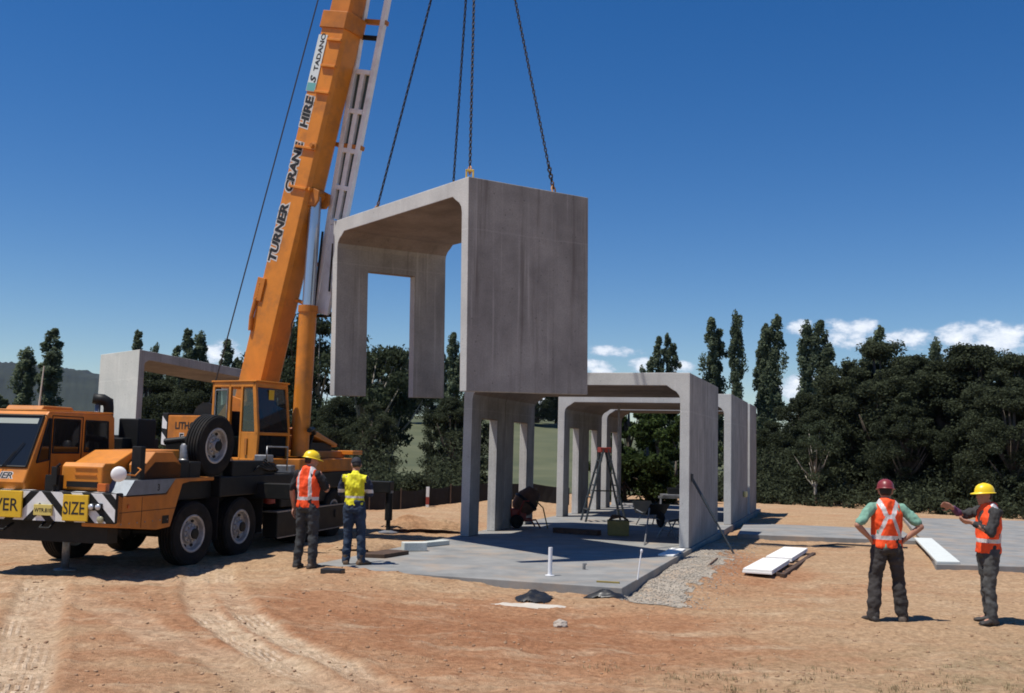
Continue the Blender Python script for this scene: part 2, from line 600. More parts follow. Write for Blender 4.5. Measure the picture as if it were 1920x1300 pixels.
def glass(name, tint=(.06, .09, .09), alpha=.55):
    m = bpy.data.materials.new(name)
    m.use_nodes = True
    n, l = m.node_tree.nodes, m.node_tree.links
    n.remove(n['Principled BSDF'])
    tr = N(n, 'ShaderNodeBsdfTransparent')
    tr.inputs[0].default_value = (*[min(1, x * 7) for x in tint], 1)
    gl = N(n, 'ShaderNodeBsdfGlossy')
    gl.inputs['Roughness'].default_value = .04
    df = N(n, 'ShaderNodeBsdfDiffuse')
    df.inputs[0].default_value = (*tint, 1)
    m1 = N(n, 'ShaderNodeMixShader')
    m1.inputs[0].default_value = alpha
    l.new(tr.outputs[0], m1.inputs[1])
    l.new(df.outputs[0], m1.inputs[2])
    m2 = N(n, 'ShaderNodeMixShader')
    m2.inputs[0].default_value = .07
    l.new(m1.outputs[0], m2.inputs[1])
    l.new(gl.outputs[0], m2.inputs[2])
    l.new(m2.outputs[0], n['Material Output'].inputs[0])
    return m


M['glass'] = glass('tinted_glass', (.05, .075, .07), .45)
M['glass_dark'] = glass('dirty_dark_glass', (.018, .022, .024), .6)


def leaf_mat(name, dark, light, transl=.25, rnd=.6):
    m = bpy.data.materials.new(name)
    m.use_nodes = True
    n, l = m.node_tree.nodes, m.node_tree.links
    n.remove(n['Principled BSDF'])
    g = N(n, 'ShaderNodeNewGeometry')
    oi = N(n, 'ShaderNodeObjectInfo')
    t = N(n, 'ShaderNodeTexCoord')
    nz = N(n, 'ShaderNodeTexNoise')
    nz.inputs['Scale'].default_value = .55
    nz.inputs['Detail'].default_value = 3
    l.new(t.outputs['Object'], nz.inputs['Vector'])
    a = N(n, 'ShaderNodeMath', operation='MULTIPLY')
    l.new(g.outputs['Random Per Island'], a.inputs[0])
    a.inputs[1].default_value = rnd
    b = N(n, 'ShaderNodeMath', operation='MULTIPLY_ADD')
    l.new(nz.outputs['Fac'], b.inputs[0])
    b.inputs[1].default_value = .5
    l.new(a.outputs[0], b.inputs[2])
    c = N(n, 'ShaderNodeMath', operation='MULTIPLY_ADD')
    l.new(oi.outputs['Random'], c.inputs[0])
    c.inputs[1].default_value = .25
    l.new(b.outputs[0], c.inputs[2])
    r = N(n, 'ShaderNodeValToRGB')
    r.color_ramp.elements[0].position = .2
    r.color_ramp.elements[1].position = 1.05
    r.color_ramp.elements[0].color = (*dark, 1)
    r.color_ramp.elements[1].color = (*light, 1)
    l.new(c.outputs[0], r.inputs[0])
    d = N(n, 'ShaderNodeBsdfDiffuse')
    tr = N(n, 'ShaderNodeBsdfTranslucent')
    l.new(r.outputs[0], d.inputs[0])
    l.new(r.outputs[0], tr.inputs[0])
    mx = N(n, 'ShaderNodeMixShader')
    mx.inputs[0].default_value = transl
    l.new(d.outputs[0], mx.inputs[1])
    l.new(tr.outputs[0], mx.inputs[2])
    l.new(mx.outputs[0], n['Material Output'].inputs[0])
    return m


M['leaf_poplar'] = leaf_mat('poplar_leaves', (.062, .085, .056), (.18, .215, .135), .4)
M['leaf_dark'] = leaf_mat('dark_evergreen_leaves', (.021, .027, .017), (.078, .092, .054), .35)
M['leaf_gum'] = leaf_mat('gum_leaves', (.024, .034, .022), (.080, .098, .056), .3)
M['leaf_bush'] = leaf_mat('bright_bush_leaves', (.015, .025, .010), (.046, .064, .022))
M['leaf_green'] = leaf_mat('mid_green_leaves', (.022, .038, .014), (.07, .10, .032))
M['bark'] = mat('tree_bark', (.10, .08, .06), .9, var=.3, vscale=6, stretch=(1, 1, .2), bump=.4, bscale=12)
M['bark_pale'] = mat('pale_gum_bark', (.30, .27, .22), .8, var=.25, vscale=5, stretch=(1, 1, .3), bump=.2, bscale=12)
M['pasture'] = mat('pasture_grass', (.05, .062, .024), .95, col2=(.10, .105, .048), vscale=.09, detail=9, bump=.4, bscale=1.5)
M['forest'] = mat('forested_hill', (.008, .014, .010), .95, col2=(.024, .032, .020), vscale=.02, detail=10, bump=.9, bscale=.06)


# ================================================================== ground
def vnoise(x, y, seed=0):
    xi, yi = np.floor(x).astype(np.int64), np.floor(y).astype(np.int64)
    xf, yf = x - xi, y - yi
    u, v = xf * xf * (3 - 2 * xf), yf * yf * (3 - 2 * yf)

    def h(a, b):
        k = (a * 374761393 + b * 668265263 + seed * 1442695041) & 0x7fffffff
        k = ((k ^ (k >> 13)) * 1274126177) & 0x7fffffff
        return ((k ^ (k >> 16)) & 0xffff) / 65535.0
    return (h(xi, yi) * (1 - u) + h(xi + 1, yi) * u) * (1 - v) + (h(xi, yi + 1) * (1 - u) + h(xi + 1, yi + 1) * u) * v


def fbm(x, y, oct=5, seed=0):
    s, a, t = 0, .5, 0
    for k in range(oct):
        s = s + a * vnoise(x * 2 ** k + 17.3 * k, y * 2 ** k - 9.1 * k, seed + k)
        t += a
        a *= .5
    return s / t - .5


def sstep(a, b, x):
    t = np.clip((x - a) / (b - a), 0, 1)
    return t * t * (3 - 2 * t)


def gbase(x, y):
    x, y = np.asarray(x, float), np.asarray(y, float)
    z = -.03 - .14 * sstep(-3.4, 1.3, x)
    z = z - .02 * sstep(-3.6, -5.0, x)
    z = z * (1 - sstep(24, 34, y)) + (-.10) * sstep(24, 34, y)
    # low spoil bank far left of the units and in front of the trees on the right
    z = z + .06 * sstep(15.5, 18, y) * sstep(4, 5.5, x) * (1 - sstep(24, 34, y))
    z = z + .35 * np.exp(-((x + 1.0) / 3.2) ** 2 - ((y - 36.0) / 2.2) ** 2)
    return z


def gz(x, y):
    return float(gbase(x, y))


def track_field(X, Y):
    T = np.zeros_like(X)
    Z = np.zeros_like(X)
    LAT = np.zeros_like(X)
    ALO = np.zeros_like(X)
    lines = [([(-2.9, 4.5), (-3.86, 8.31), (-4.41, 9.7), (-5.11, 11.33), (-5.85, 13.19), (-6.3, 14.2)], .26, 1),
             ([(-4.85, 16.4), (-4.45, 15.1), (-4.0, 13.51), (-3.42, 11.93), (-2.76, 10.72), (-1.93, 9.42), (-1.32, 8.58), (-.2, 7.0)], .17, 1),
             ([(-4.45, 16.4), (-4.1, 15.1), (-3.6, 13.57), (-3.05, 12.16), (-2.38, 10.9), (-1.55, 9.67), (-.9, 8.64), (.3, 7.0)], .17, 1),
             ([(-6.9, 13.6), (-5.4, 12.9), (-4.2, 11.6), (-3.4, 10.35), (-2.58, 9.68), (-1.83, 8.53), (-1.0, 7.2)], .22, .5),
             ([(-9.5, 14.2), (-7.8, 13.9), (-6.4, 13.9), (-5.0, 14.6), (-3.4, 14.9)], .30, .45)]
    for pts, w, s in lines:
        best = np.full(X.shape, 1e9)
        along = np.zeros_like(X)
        lat = np.zeros_like(X)
        acc = 0.0
        for (x0, y0), (x1, y1) in zip(pts[:-1], pts[1:]):
            dx, dy = x1 - x0, y1 - y0
            L = math.hypot(dx, dy)
            t = np.clip(((X - x0) * dx + (Y - y0) * dy) / (L * L), 0, 1)
            d = np.hypot(X - x0 - t * dx, Y - y0 - t * dy)
            b = d < best
            best = np.where(b, d, best)
            along = np.where(b, acc + t * L, along)
            lat = np.where(b, ((X - x0) * dy - (Y - y0) * dx) / L, lat)
            acc += L
        inside = sstep(w + .07, w - .05, best)
        patch = np.clip(.55 + 2.2 * fbm(X * .9, Y * .9, 3, 41), 0, 1)
        val = inside * s * (.35 + .65 * patch)
        use = val > T
        LAT = np.where(use, lat, LAT)
        ALO = np.where(use, along, ALO)
        T = np.maximum(T, val)
        rib = np.sin(along * 2 * math.pi / .20) * sstep(.25, .6, patch)
        Z += s * (-.026 * inside + .007 * inside * rib + .018 * np.exp(-((best - w - .1) / .06) ** 2))
    return T, Z, LAT, ALO


def axis_lines(lo, hi, step, far_lo, far_hi, g=1.18):
    c = list(np.arange(lo, hi + 1e-6, step))
    s, v = step, lo
    left = []
    while v > far_lo:
        s *= g
        v -= s
        left.append(v)
    s, v = step, hi
    right = []
    while v < far_hi:
        s *= g
        v += s
        right.append(v)
    return np.array(left[::-1] + c + right)


gx = np.clip(axis_lines(-8.5, 9.5, .036, -4000, 4000, 1.2), -4300, 4300)
gy = np.clip(axis_lines(7.4, 17.5, .034, -60, 4000, 1.16), -70, 4300)
X, Y = np.meshgrid(gx, gy)
T, TZ, TLAT, TALO = track_field(X, Y)
near = sstep(60, 30, np.hypot(X, Y - 15))
Z = gbase(X, Y) + near * (.10 * fbm(X * .45, Y * .45, 5, 3) + .075 * fbm(X * 2.0, Y * 2.6, 5, 8) + .07 * np.clip(fbm(X * 6, Y * 6, 4, 12), 0, 1)) + TZ * near
# keep it level where slabs, people and wheels stand
nx, ny = len(gx), len(gy)
AX = np.array([.3161, .9487])
PX = np.array([-.9487, .3161])
UA = np.array([3.6856, 21.0601])


def unit_xy(w, t):
    """w: metres to the left of the right wall line, t: metres along the tunnel"""
    p = UA + PX * w + AX * t
    return float(p[0]), float(p[1])


def in_slab(Xa, Ya, w0, w1, t0, t1, soft=.25):
    dx, dy = Xa - UA[0], Ya - UA[1]
    w = dx * PX[0] + dy * PX[1]
    t = dx * AX[0] + dy * AX[1]
    return sstep(w0 - soft, w0 + soft, w) * sstep(w1 + soft, w1 - soft, w) * sstep(t0 - soft, t0 + soft, t) * sstep(t1 + soft, t1 - soft, t)


Z = Z + .11 * in_slab(X, Y, -1.15, .3, -5.4, 3.5, .75) + .05 * in_slab(X, Y, -.2, 5.0, -7.0, -6.0, .5)
under = in_slab(X, Y, .05, 5.0, -6.4, 17.5)
Z = Z * (1 - under) + under * -.26
cut = np.zeros_like(X)
idx = np.arange(nx * ny).reshape(ny, nx)
faces = np.stack([idx[:-1, :-1], idx[:-1, 1:], idx[1:, 1:], idx[1:, :-1]], -1).reshape(-1, 4)


def ground_mat():
    m = bpy.data.materials.new('red_dirt')
    m.use_nodes = True
    n, l = m.node_tree.nodes, m.node_tree.links
    b = n['Principled BSDF']
    b.inputs['Roughness'].default_value = .95
    b.inputs['Specular IOR Level'].default_value = .1
    t = N(n, 'ShaderNodeTexCoord')

    def noise(sc, det=6, ro=.62, st=(1, 1, 1)):
        mp = N(n, 'ShaderNodeMapping')
        mp.inputs['Scale'].default_value = st
        l.new(t.outputs['Object'], mp.inputs[0])
        q = N(n, 'ShaderNodeTexNoise')
        q.inputs['Scale'].default_value = sc
        q.inputs['Detail'].default_value = det
        q.inputs['Roughness'].default_value = ro
        l.new(mp.outputs[0], q.inputs['Vector'])
        return q.outputs['Fac']

    def rmp(f, a, e, lo=0., hi=1.):
        q = N(n, 'ShaderNodeMapRange', interpolation_type='SMOOTHSTEP')
        q.inputs['From Min'].default_value = a
        q.inputs['From Max'].default_value = e
        q.inputs['To Min'].default_value = lo
        q.inputs['To Max'].default_value = hi
        l.new(f, q.inputs['Value'])
        return q.outputs[0]

    def mix(f, c1, c2, typ='MIX'):
        x = N(n, 'ShaderNodeMix', data_type='RGBA', blend_type=typ)
        if isinstance(f, float):
            x.inputs[0].default_value = f
        else:
            l.new(f, x.inputs[0])
        for i, c in ((6, c1), (7, c2)):
            if isinstance(c, tuple):
                x.inputs[i].default_value = (*c, 1)
            else:
                l.new(c, x.inputs[i])
        return x.outputs[2]
    tan, red, deep, pale, olive = (.465, .31, .185), (.425, .23, .125), (.34, .16, .082), (.58, .445, .30), (.31, .24, .14)
    at = N(n, 'ShaderNodeAttribute', attribute_name='zones')
    sp = N(n, 'ShaderNodeSeparateColor')
    l.new(at.outputs['Color'], sp.inputs[0])
    # R: red clay bias, G: worn track, B: olive / damp bias
    f1 = noise(.55, 8, .62, (1, 1.4, 1))
    a1 = N(n, 'ShaderNodeMath', operation='ADD')
    l.new(f1, a1.inputs[0])
    l.new(sp.outputs[0], a1.inputs[1])
    c = mix(rmp(a1.outputs[0], .44, .78), tan, red)
    a2 = N(n, 'ShaderNodeMath', operation='ADD')
    l.new(noise(1.7, 8, .68, (1, 1.8, 1)), a2.inputs[0])
    l.new(sp.outputs[0], a2.inputs[1])
    c = mix(rmp(a2.outputs[0], .60, .98, 0, .85), c, deep)
    c = mix(rmp(noise(1.05, 8, .70, (.7, 2.2, 1)), .48, .76, 0, .7), c, pale)
    a3 = N(n, 'ShaderNodeMath', operation='MULTIPLY')
    l.new(rmp(noise(1.9, 7, .68), .40, .66), a3.inputs[0])
    l.new(sp.outputs[2], a3.inputs[1])
    c = mix(a3.outputs[0], c, olive)
    a4 = N(n, 'ShaderNodeMath', operation='MULTIPLY')
    l.new(sp.outputs[1], a4.inputs[0])
    l.new(rmp(noise(5, 6, .6), .25, .55, .45, .95), a4.inputs[1])
    c = mix(a4.outputs[0], c, (.64, .49, .335))
    # tyre tread: rows of small blocks pressed along the track
    tr_ = N(n, 'ShaderNodeAttribute', attribute_name='tread')
    ts = N(n, 'ShaderNodeSeparateXYZ')
    l.new(tr_.outputs['Vector'], ts.inputs[0])

    def mth(op, a_, b_=None):
        q = N(n, 'ShaderNodeMath', operation=op)
        for i_, v_ in enumerate((a_, b_)):
            if v_ is None:
                continue
            if isinstance(v_, (int, float)):
                q.inputs[i_].default_value = v_
            else:
                l.new(v_, q.inputs[i_])
        return q.outputs[0]
    st1 = mth('SINE', mth('MULTIPLY', ts.outputs[0], 2 * math.pi / .072))
    st2 = mth('SINE', mth('ADD', mth('MULTIPLY', ts.outputs[1], 2 * math.pi / .19), mth('MULTIPLY', mth('ABSOLUTE', ts.outputs[0]), 14.0)))
    blk = mth('MULTIPLY', rmp(st1, -.5, .5), rmp(st2, -.85, -.2, .35, 1.))
    tm_ = mth('MULTIPLY', rmp(ts.outputs[2], .45, .85), rmp(noise(1.5, 5, .65), .44, .62))
    c = mix(mth('MULTIPLY', mth('MULTIPLY', tm_, mth('SUBTRACT', 1.0, blk)), .75), c, (.42, .285, .18))
    c = mix(mth('MULTIPLY', mth('MULTIPLY', tm_, blk), .7), c, (.70, .55, .40))
    c = mix(1.0, c, mix(rmp(noise(13, 9, .74), .3, .7), (.66, .63, .60), (1.22, 1.22, 1.22)), 'MULTIPLY')
    c = mix(rmp(noise(60, 3, .6), .66, .78, 0, .5), c, (.17, .10, .06))
    l.new(c, b.inputs['Base Color'])
    h = N(n, 'ShaderNodeMath', operation='ADD')
    l.new(noise(18, 8, .7), h.inputs[0])
    l.new(mth('ADD', noise(70, 4, .6), mth('MULTIPLY', mth('MULTIPLY', tm_, blk), .45)), h.inputs[1])
    bp = N(n, 'ShaderNodeBump')
    bp.inputs['Strength'].default_value = .8
    bp.inputs['Distance'].default_value = .04
    l.new(h.outputs[0], bp.inputs['Height'])
    l.new(bp.outputs[0], b.inputs['Normal'])
    return m


M['dirt'] = ground_mat()
ground = mesh_np('ground', np.stack([X, Y, Z], -1).reshape(-1, 3), faces, M['dirt'], smooth=True)
tag(ground, 'bare reddish and tan earth of the building site with tyre tracks', None, None, 'structure')
ca = ground.data.color_attributes.new('zones', 'FLOAT_COLOR', 'POINT')
redz = np.exp(-((X + .2) / 3.2) ** 2 - ((Y - 11.9) / 2.5) ** 2) * .42 + np.exp(-((X - 4.2) / 1.3) ** 2 - ((Y - 18.5) / 3.0) ** 2) * .3 \
    - .10 * sstep(2.5, 5, X) * sstep(17, 14, Y) + .10 * sstep(-1.5, -3, X) * sstep(15, 13.5, Y)
oliv = .75 * sstep(1.0, 5.0, X) * sstep(12.6, 10.3, Y) + .35 * sstep(4.0, 7.0, X) * sstep(14.5, 12, Y)
cols = np.stack([redz, np.clip(T, 0, 1), oliv, np.ones_like(X)], -1).astype(np.float32)
ca.data.foreach_set('color', cols.ravel())
cb = ground.data.color_attributes.new('tread', 'FLOAT_COLOR', 'POINT')
cb.data.foreach_set('color', np.stack([TLAT, TALO, np.clip(T, 0, 1), np.ones_like(X)], -1).astype(np.float32).ravel())

# rising paddock behind the trees
hx_ = np.linspace(-130, 60, 60)
hy_ = np.linspace(47.5, 330, 60)
HX, HY = np.meshgrid(hx_, hy_)
HZ = -.05 + 7.9 * sstep(58, 210, HY) * np.exp(-((HX + 12) / 75.0) ** 2) + 1.2 * fbm(HX / 30, HY / 30, 3, 5) * sstep(60, 90, HY)
ii = np.arange(HX.size).reshape(HX.shape)
pf = np.stack([ii[:-1, :-1], ii[:-1, 1:], ii[1:, 1:], ii[1:, :-1]], -1).reshape(-1, 4)
tag(mesh_np('paddock_slope', np.stack([HX, HY, HZ], -1).reshape(-1, 3), pf, M['pasture'], smooth=True), 'green grassy slope seen between the trees', None, None, 'structure')


# far wooded ridge (left) and its run-out to the right
def ridge(name, az0, az1, dist, hfun, depth, label):
    az = np.linspace(R(az0), R(az1), 1000)
    dd = np.linspace(0, 1, 34)
    A, D = np.meshgrid(az, dd)
    rad = dist + (D - .5) * depth
    HXr, HYr = np.sin(A) * rad, np.cos(A) * rad
    prof = np.sin(np.clip(D, 0, 1) * math.pi) ** .8
    hh = hfun(np.degrees(A))
    Zr = -12 + prof * (hh + 12) * (1 + .25 * fbm(HXr / 160, HYr / 160, 4, 21)) + prof * 16 * np.abs(fbm(HXr / 12, HYr / 12, 3, 33)) * (dist / 1750)
    ii = np.arange(A.size).reshape(A.shape)
    f = np.stack([ii[:-1, :-1], ii[:-1, 1:], ii[1:, 1:], ii[1:, :-1]], -1).reshape(-1, 4)
    return tag(mesh_np(name, np.stack([HXr, HYr, Zr], -1).reshape(-1, 3), f, M['forest']), label, None, None, 'structure')


ridge('far_hill', -48, 40, 1750, lambda a: 42 + 60 * np.exp(-((a + 22.5) / 6.0) ** 2) + 52 * np.exp(-((a + 31) / 5.5) ** 2) - 8 * sstep(-18, 0, a) - 10 * sstep(0, 25, a), 700,
      'blue hazy wooded hill along the horizon on the left')

# air between here and the hills
hz_b = MB()
hz_b.bx(-4600, 4600, -4600, 4600, -14, 185)
hm = bpy.data.materials.new('thin_air')
hm.use_nodes = True
hm.node_tree.nodes.remove(hm.node_tree.nodes['Principled BSDF'])
pv = N(hm.node_tree.nodes, 'ShaderNodeVolumePrincipled')
pv.inputs['Color'].default_value = (.30, .50, 1.0, 1)
pv.inputs['Density'].default_value = .000035
hm.node_tree.links.new(pv.outputs[0], hm.node_tree.nodes['Material Output'].inputs['Volume'])
HAZE = hz_b.build('haze', hm)
tag(HAZE, 'pale blue haze over the far hills', None, None, 'stuff')


# ================================================================== slabs and gravel
AXROT = math.atan2(AX[1], AX[0]) - math.pi / 2          # tunnel axis as local +y


def slab_obj(name, poly, z0, z1, label, cat, material, bevel=.012, joints=()):
    t = MB()
    t.prism(poly, 2, z0, z1)
    o = t.build(name, material, None, bevel=bevel)
    return tag(o, label, cat)


W_, H_, LH_, LA_ = 4.9711, 3.576, 2.6161, 4.7143
main_poly = [unit_xy(-.04, -6.55), unit_xy(-.04, 16.9), unit_xy(W_ + .12, 16.9), unit_xy(W_ + .12, -6.45)]
slab = thing('main_slab', 'grey concrete floor slab under the row of precast units', 'concrete slab')
# cast in bays: joints are real gaps
tj = [-6.55, -1.6, 3.0, 7.5, 12.4, 16.9]
for k in range(len(tj) - 1):
    a, b = tj[k] + .006, tj[k + 1] - .006
    q = MB()
    q.prism([unit_xy(-.04, a), unit_xy(-.04, b), unit_xy(W_ + .12, b), unit_xy(W_ + .12, a)], 2, -.30, 0)
    q.build('slab_bay', M['slab'], slab, bevel=.012)
strip = MB()
strip.prism([(5.6, 25.25), (9.75, 24.6), (10.75, 28.4), (6.7, 29.3)], 2, -.25, -.006)
tag(strip.build('concrete_strip', M['slab'], None, bevel=.012), 'grey concrete strip joining the unit row to the right hand slab', 'concrete slab')
rs = MB()
rs.prism([(7.93, 19.2), (24.5, 18.9), (24.5, 33.2), (12.9, 33.8), (9.78, 24.4)], 2, -.25, 0)
tag(rs.build('side_slab', M['slab'], None, bevel=.012), 'large grey concrete slab behind the pointing man on the right', 'concrete slab')
eb = MB()
eb.prism([(7.98, 19.28), (8.42, 19.3), (10.15, 24.8), (9.75, 24.85)], 2, .003, .045)
tag(eb.build('edge_board', M['pale_board'], None, bevel=.006), 'pale flat board along the left edge of the right hand slab', 'board')
gravel_m = mat('crushed_gravel', (.25, .215, .17), .95, col2=(.40, .35, .285), vscale=22, detail=6, bump=.8, bscale=35, dirt=(.42, .28, .17), dscale=1.6, damt=.7)


def pebble_cloud(n, pos, smin, smax, z_off=0.0):
    """n small irregular stones (8-vertex lumps) as one numpy mesh"""
    base = np.array([[-1, -1, -.6], [1, -1, -.6], [1, 1, -.6], [-1, 1, -.6], [-.7, -.7, .7], [.7, -.8, .6], [.8, .7, .7], [-.7, .75, .6]], float)
    fc = np.array([[0, 3, 2, 1], [4, 5, 6, 7], [0, 1, 5, 4], [1, 2, 6, 5], [2, 3, 7, 6], [3, 0, 4, 7]])
    V, F = [], []
    for k in range(n):
        x, y, z = pos(k)
        s = smin + (smax - smin) * random.random() ** 3.5
        a = random.random() * 6.283
        v = base * (1 + rng.uniform(-.3, .3, base.shape)) * s * .5 * np.array([1, random.uniform(.6, 1), random.uniform(.45, .8)])
        c, q = math.cos(a), math.sin(a)
        v = v @ np.array([[c, q, 0], [-q, c, 0], [0, 0, 1]])
        V.append(v + np.array([x, y, z + z_off + s * .15]))
        F.append(fc + 8 * k)
    return np.concatenate(V), np.concatenate(F)


def ground_h(x, y):
    i = np.searchsorted(gx, x) - 1
    j = np.searchsorted(gy, y) - 1
    u = (x - gx[i]) / (gx[i + 1] - gx[i])
    v = (y - gy[j]) / (gy[j + 1] - gy[j])
    return float((Z[j, i] * (1 - u) + Z[j, i + 1] * u) * (1 - v) + (Z[j + 1, i] * (1 - u) + Z[j + 1, i + 1] * u) * v)


def gravel_pos(k):
    while True:
        w, t = random.uniform(-1.45, -.05), random.uniform(-6.9, 2.5)
        if random.random() < (1.15 if w > -.85 else .42 * (1.45 + w) / .6):
            x, y = unit_xy(w, t)
            return x, y, ground_h(x, y) + .01


V, F = pebble_cloud(8500, gravel_pos, .007, .030)
peb_m = mat('gravel_stones', (.28, .25, .205), .9, col2=(.46, .41, .345), vscale=7, var=.1)
tag(mesh_np('gravel_stones', V, F, peb_m), 'loose pale gravel stones beside the slab', None, None, 'stuff')


GN_ = 90
gw, gt = np.meshgrid(np.linspace(-1.75, -.03, 34), np.linspace(-7.3, 3.6, 150))
gxw = UA[0] + PX[0] * gw + AX[0] * gt
gyw = UA[1] + PX[1] * gw + AX[1] * gt
gzw = np.vectorize(ground_h)(gxw, gyw) + .006
edge_ = -.84 + .7 * fbm(gt * .8, gw * 0 + 3, 3, 51) + .5 * fbm(gt * 4, gw * 4, 2, 52) + .55 * sstep(.0, 3.0, gt)
okm = (gw > edge_) & (gt > -6.75 + .8 * fbm(gw * 2.2, gt * 0 + 1, 3, 53)) & (gt < 3.4)
ii = np.arange(gw.size).reshape(gw.shape)
gf = np.stack([ii[:-1, :-1], ii[1:, :-1], ii[1:, 1:], ii[:-1, 1:]], -1)
kk = okm[:-1, :-1] & okm[1:, :-1] & okm[1:, 1:] & okm[:-1, 1:]
gv = np.stack([gxw, gyw, gzw], -1).reshape(-1, 3)
tag(mesh_np('gravel_bed', gv, gf[kk].reshape(-1, 4), gravel_m, smooth=True), 'strip of pale crushed gravel beside the slab edge', None, None, 'structure')


def clod_pos(k):
    while True:
        y = 7.4 + 9.5 * random.random() ** 1.3
        x = random.uniform(-.55, .55) * y * 1.05
        if not in_slab(np.array(x), np.array(y), -1.2, 5.1, -6.5, 17, .05) > .3:
            if fbm(np.array(x * .7), np.array(y * .7), 3, 77) > -.08 or random.random() < .25:
                return x, y, ground_h(x, y)


V, F = pebble_cloud(3600, clod_pos, .008, .040)
clod_m = mat('dirt_clods', (.24, .135, .075), .95, col2=(.46, .31, .19), vscale=3, var=.1)
tag(mesh_np('dirt_clods', V, F, clod_m), 'small stones and clods strewn over the bare earth', None, None, 'stuff')


# ================================================================== precast frame units
def u_frame_mesh(L, W, H, door=None, t=.20, roof=.27, haunch=.30):
    mb = MB()
    hz_ = H - roof
    inner = [(-W + t, -.001), (-W + t, hz_ - haunch)]
    # rounded haunches
    for k in range(1, 5):
        a = k / 4 * math.pi / 2
        inner.append((-W + t + haunch * (1 - math.cos(a)) * .95, hz_ - haunch + haunch * math.sin(a) * .8 if k < 4 else hz_))
    for k in range(4, 0, -1):
        a = k / 4 * math.pi / 2
        inner.append((-t - haunch * (1 - math.cos(a)) * .95, hz_ - haunch + haunch * math.sin(a) * .8 if k < 4 else hz_))
    inner += [(-t, hz_ - haunch), (-t, -.001)]
    inner[0] = (-W + t, 0)
    inner[-1] = (-t, 0)
    poly = [(-W, 0)] + [(-W, H), (0, H), (0, 0)] + list(reversed(inner))
    mb.prism(poly, 1, 0, L)
    o = mb.build('frame_tmp', M['unit'])
    if door:
        c = MB()
        c.bx(-W - .5, -W + t + .6, door[0], door[1], -.5, door[2])
        co = c.build('cut_tmp', M['unit'])
        b = o.modifiers.new('b', 'BOOLEAN')
        b.object = co
        b.operation = 'DIFFERENCE'
        b.solver = 'EXACT'
    bv = o.modifiers.new('bv', 'BEVEL')
    bv.width = .012
    bv.segments = 2
    bv.limit_method = 'ANGLE'
    bv.angle_limit = R(50)
    me = evaluated(o)
    bpy.data.objects.remove(o)
    me.materials.append(M['unit_lit_end'])
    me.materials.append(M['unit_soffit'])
    me.polygons.foreach_set('material_index', [1 if abs(p.normal.y) > .8 else (2 if p.normal.z < -.3 and p.center.z > H * .6 else 0) for p in me.polygons])  # ends lighter, undersides darker: light and shade put into the colour by facing
    if door:
        bpy.data.objects.remove(co)
    return me


def rot_unit(yaw, a, b):
    return Matrix.Rotation(yaw, 3, 'Z') @ Matrix.Rotation(a, 3, 'X') @ Matrix.Rotation(b, 3, 'Y')


def unit_obj(me, name, loc, m3, label, group=None, cat='concrete unit'):
    o = bpy.data.objects.new(name, me)
    COL.objects.link(o)
    mw = m3.to_4x4()
    mw.translation = Vector(loc)
    o.matrix_world = mw
    return tag(o, label, cat, group)


me_h = u_frame_mesh(LH_, W_, H_, (.72, 1.84, 2.58))
HROT = rot_unit(-.9384, .0285, .0118)
HK = 1.025
HLOC = Vector((-.7336 * HK, 16.7721 * HK, CAM_H + (2.8459 - CAM_H) * HK))
me_h.name = 'hanging_unit'
me_h.transform(Matrix.Scale(HK, 4))
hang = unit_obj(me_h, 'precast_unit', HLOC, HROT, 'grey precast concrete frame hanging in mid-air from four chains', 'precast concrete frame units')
LM = LA_ / 2
me_a = u_frame_mesh(LM - .004, W_, H_, (.62, 1.72, 2.58))
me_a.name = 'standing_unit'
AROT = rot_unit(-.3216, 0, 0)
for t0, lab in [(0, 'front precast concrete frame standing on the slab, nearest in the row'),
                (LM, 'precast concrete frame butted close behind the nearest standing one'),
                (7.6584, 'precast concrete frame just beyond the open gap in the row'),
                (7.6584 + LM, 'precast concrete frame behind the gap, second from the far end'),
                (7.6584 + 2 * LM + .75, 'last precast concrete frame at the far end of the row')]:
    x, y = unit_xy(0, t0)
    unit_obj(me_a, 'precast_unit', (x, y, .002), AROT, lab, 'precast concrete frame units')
# the one still waiting on a trailer behind the crane
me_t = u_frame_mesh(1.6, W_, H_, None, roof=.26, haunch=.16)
me_t.materials[0] = M['unit_pale']  # sun-facing walls get the lighter copy, sunlight put into the colour
me_t.materials[1] = M['unit']  # ends turned from the sun get the darker copy
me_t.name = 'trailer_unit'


# shims on the slab edge in front of the first standing unit
for t0, lab in [(-.42, 'small pale board on the slab edge touching the front unit post'), (-1.25, 'small pale board on the slab edge nearer the camera')]:
    q = MB()
    q.prism([unit_xy(0.0, t0), unit_xy(0.0, t0 - .62), unit_xy(.30, t0 - .58), unit_xy(.28, t0 + .02)], 2, .003, .035)
    tag(q.build('pale_board', M['board'], None, bevel=.005), lab, 'board', 'pale boards on the slab edge')


# ================================================================== mobile crane
YAW = R(12.5)
CO = Vector((-5.44, 14.4, 0))
CG = -.05                                           # ground level under the crane
crane = thing('mobile_crane', 'orange truck crane with raised boom and oversize sign on its front bumper', 'crane', CO, -YAW)
CMI = (Matrix.Translation(CO) @ Matrix.Rotation(-YAW, 4, 'Z')).inverted()
OR, BK = M['orange'], M['black']

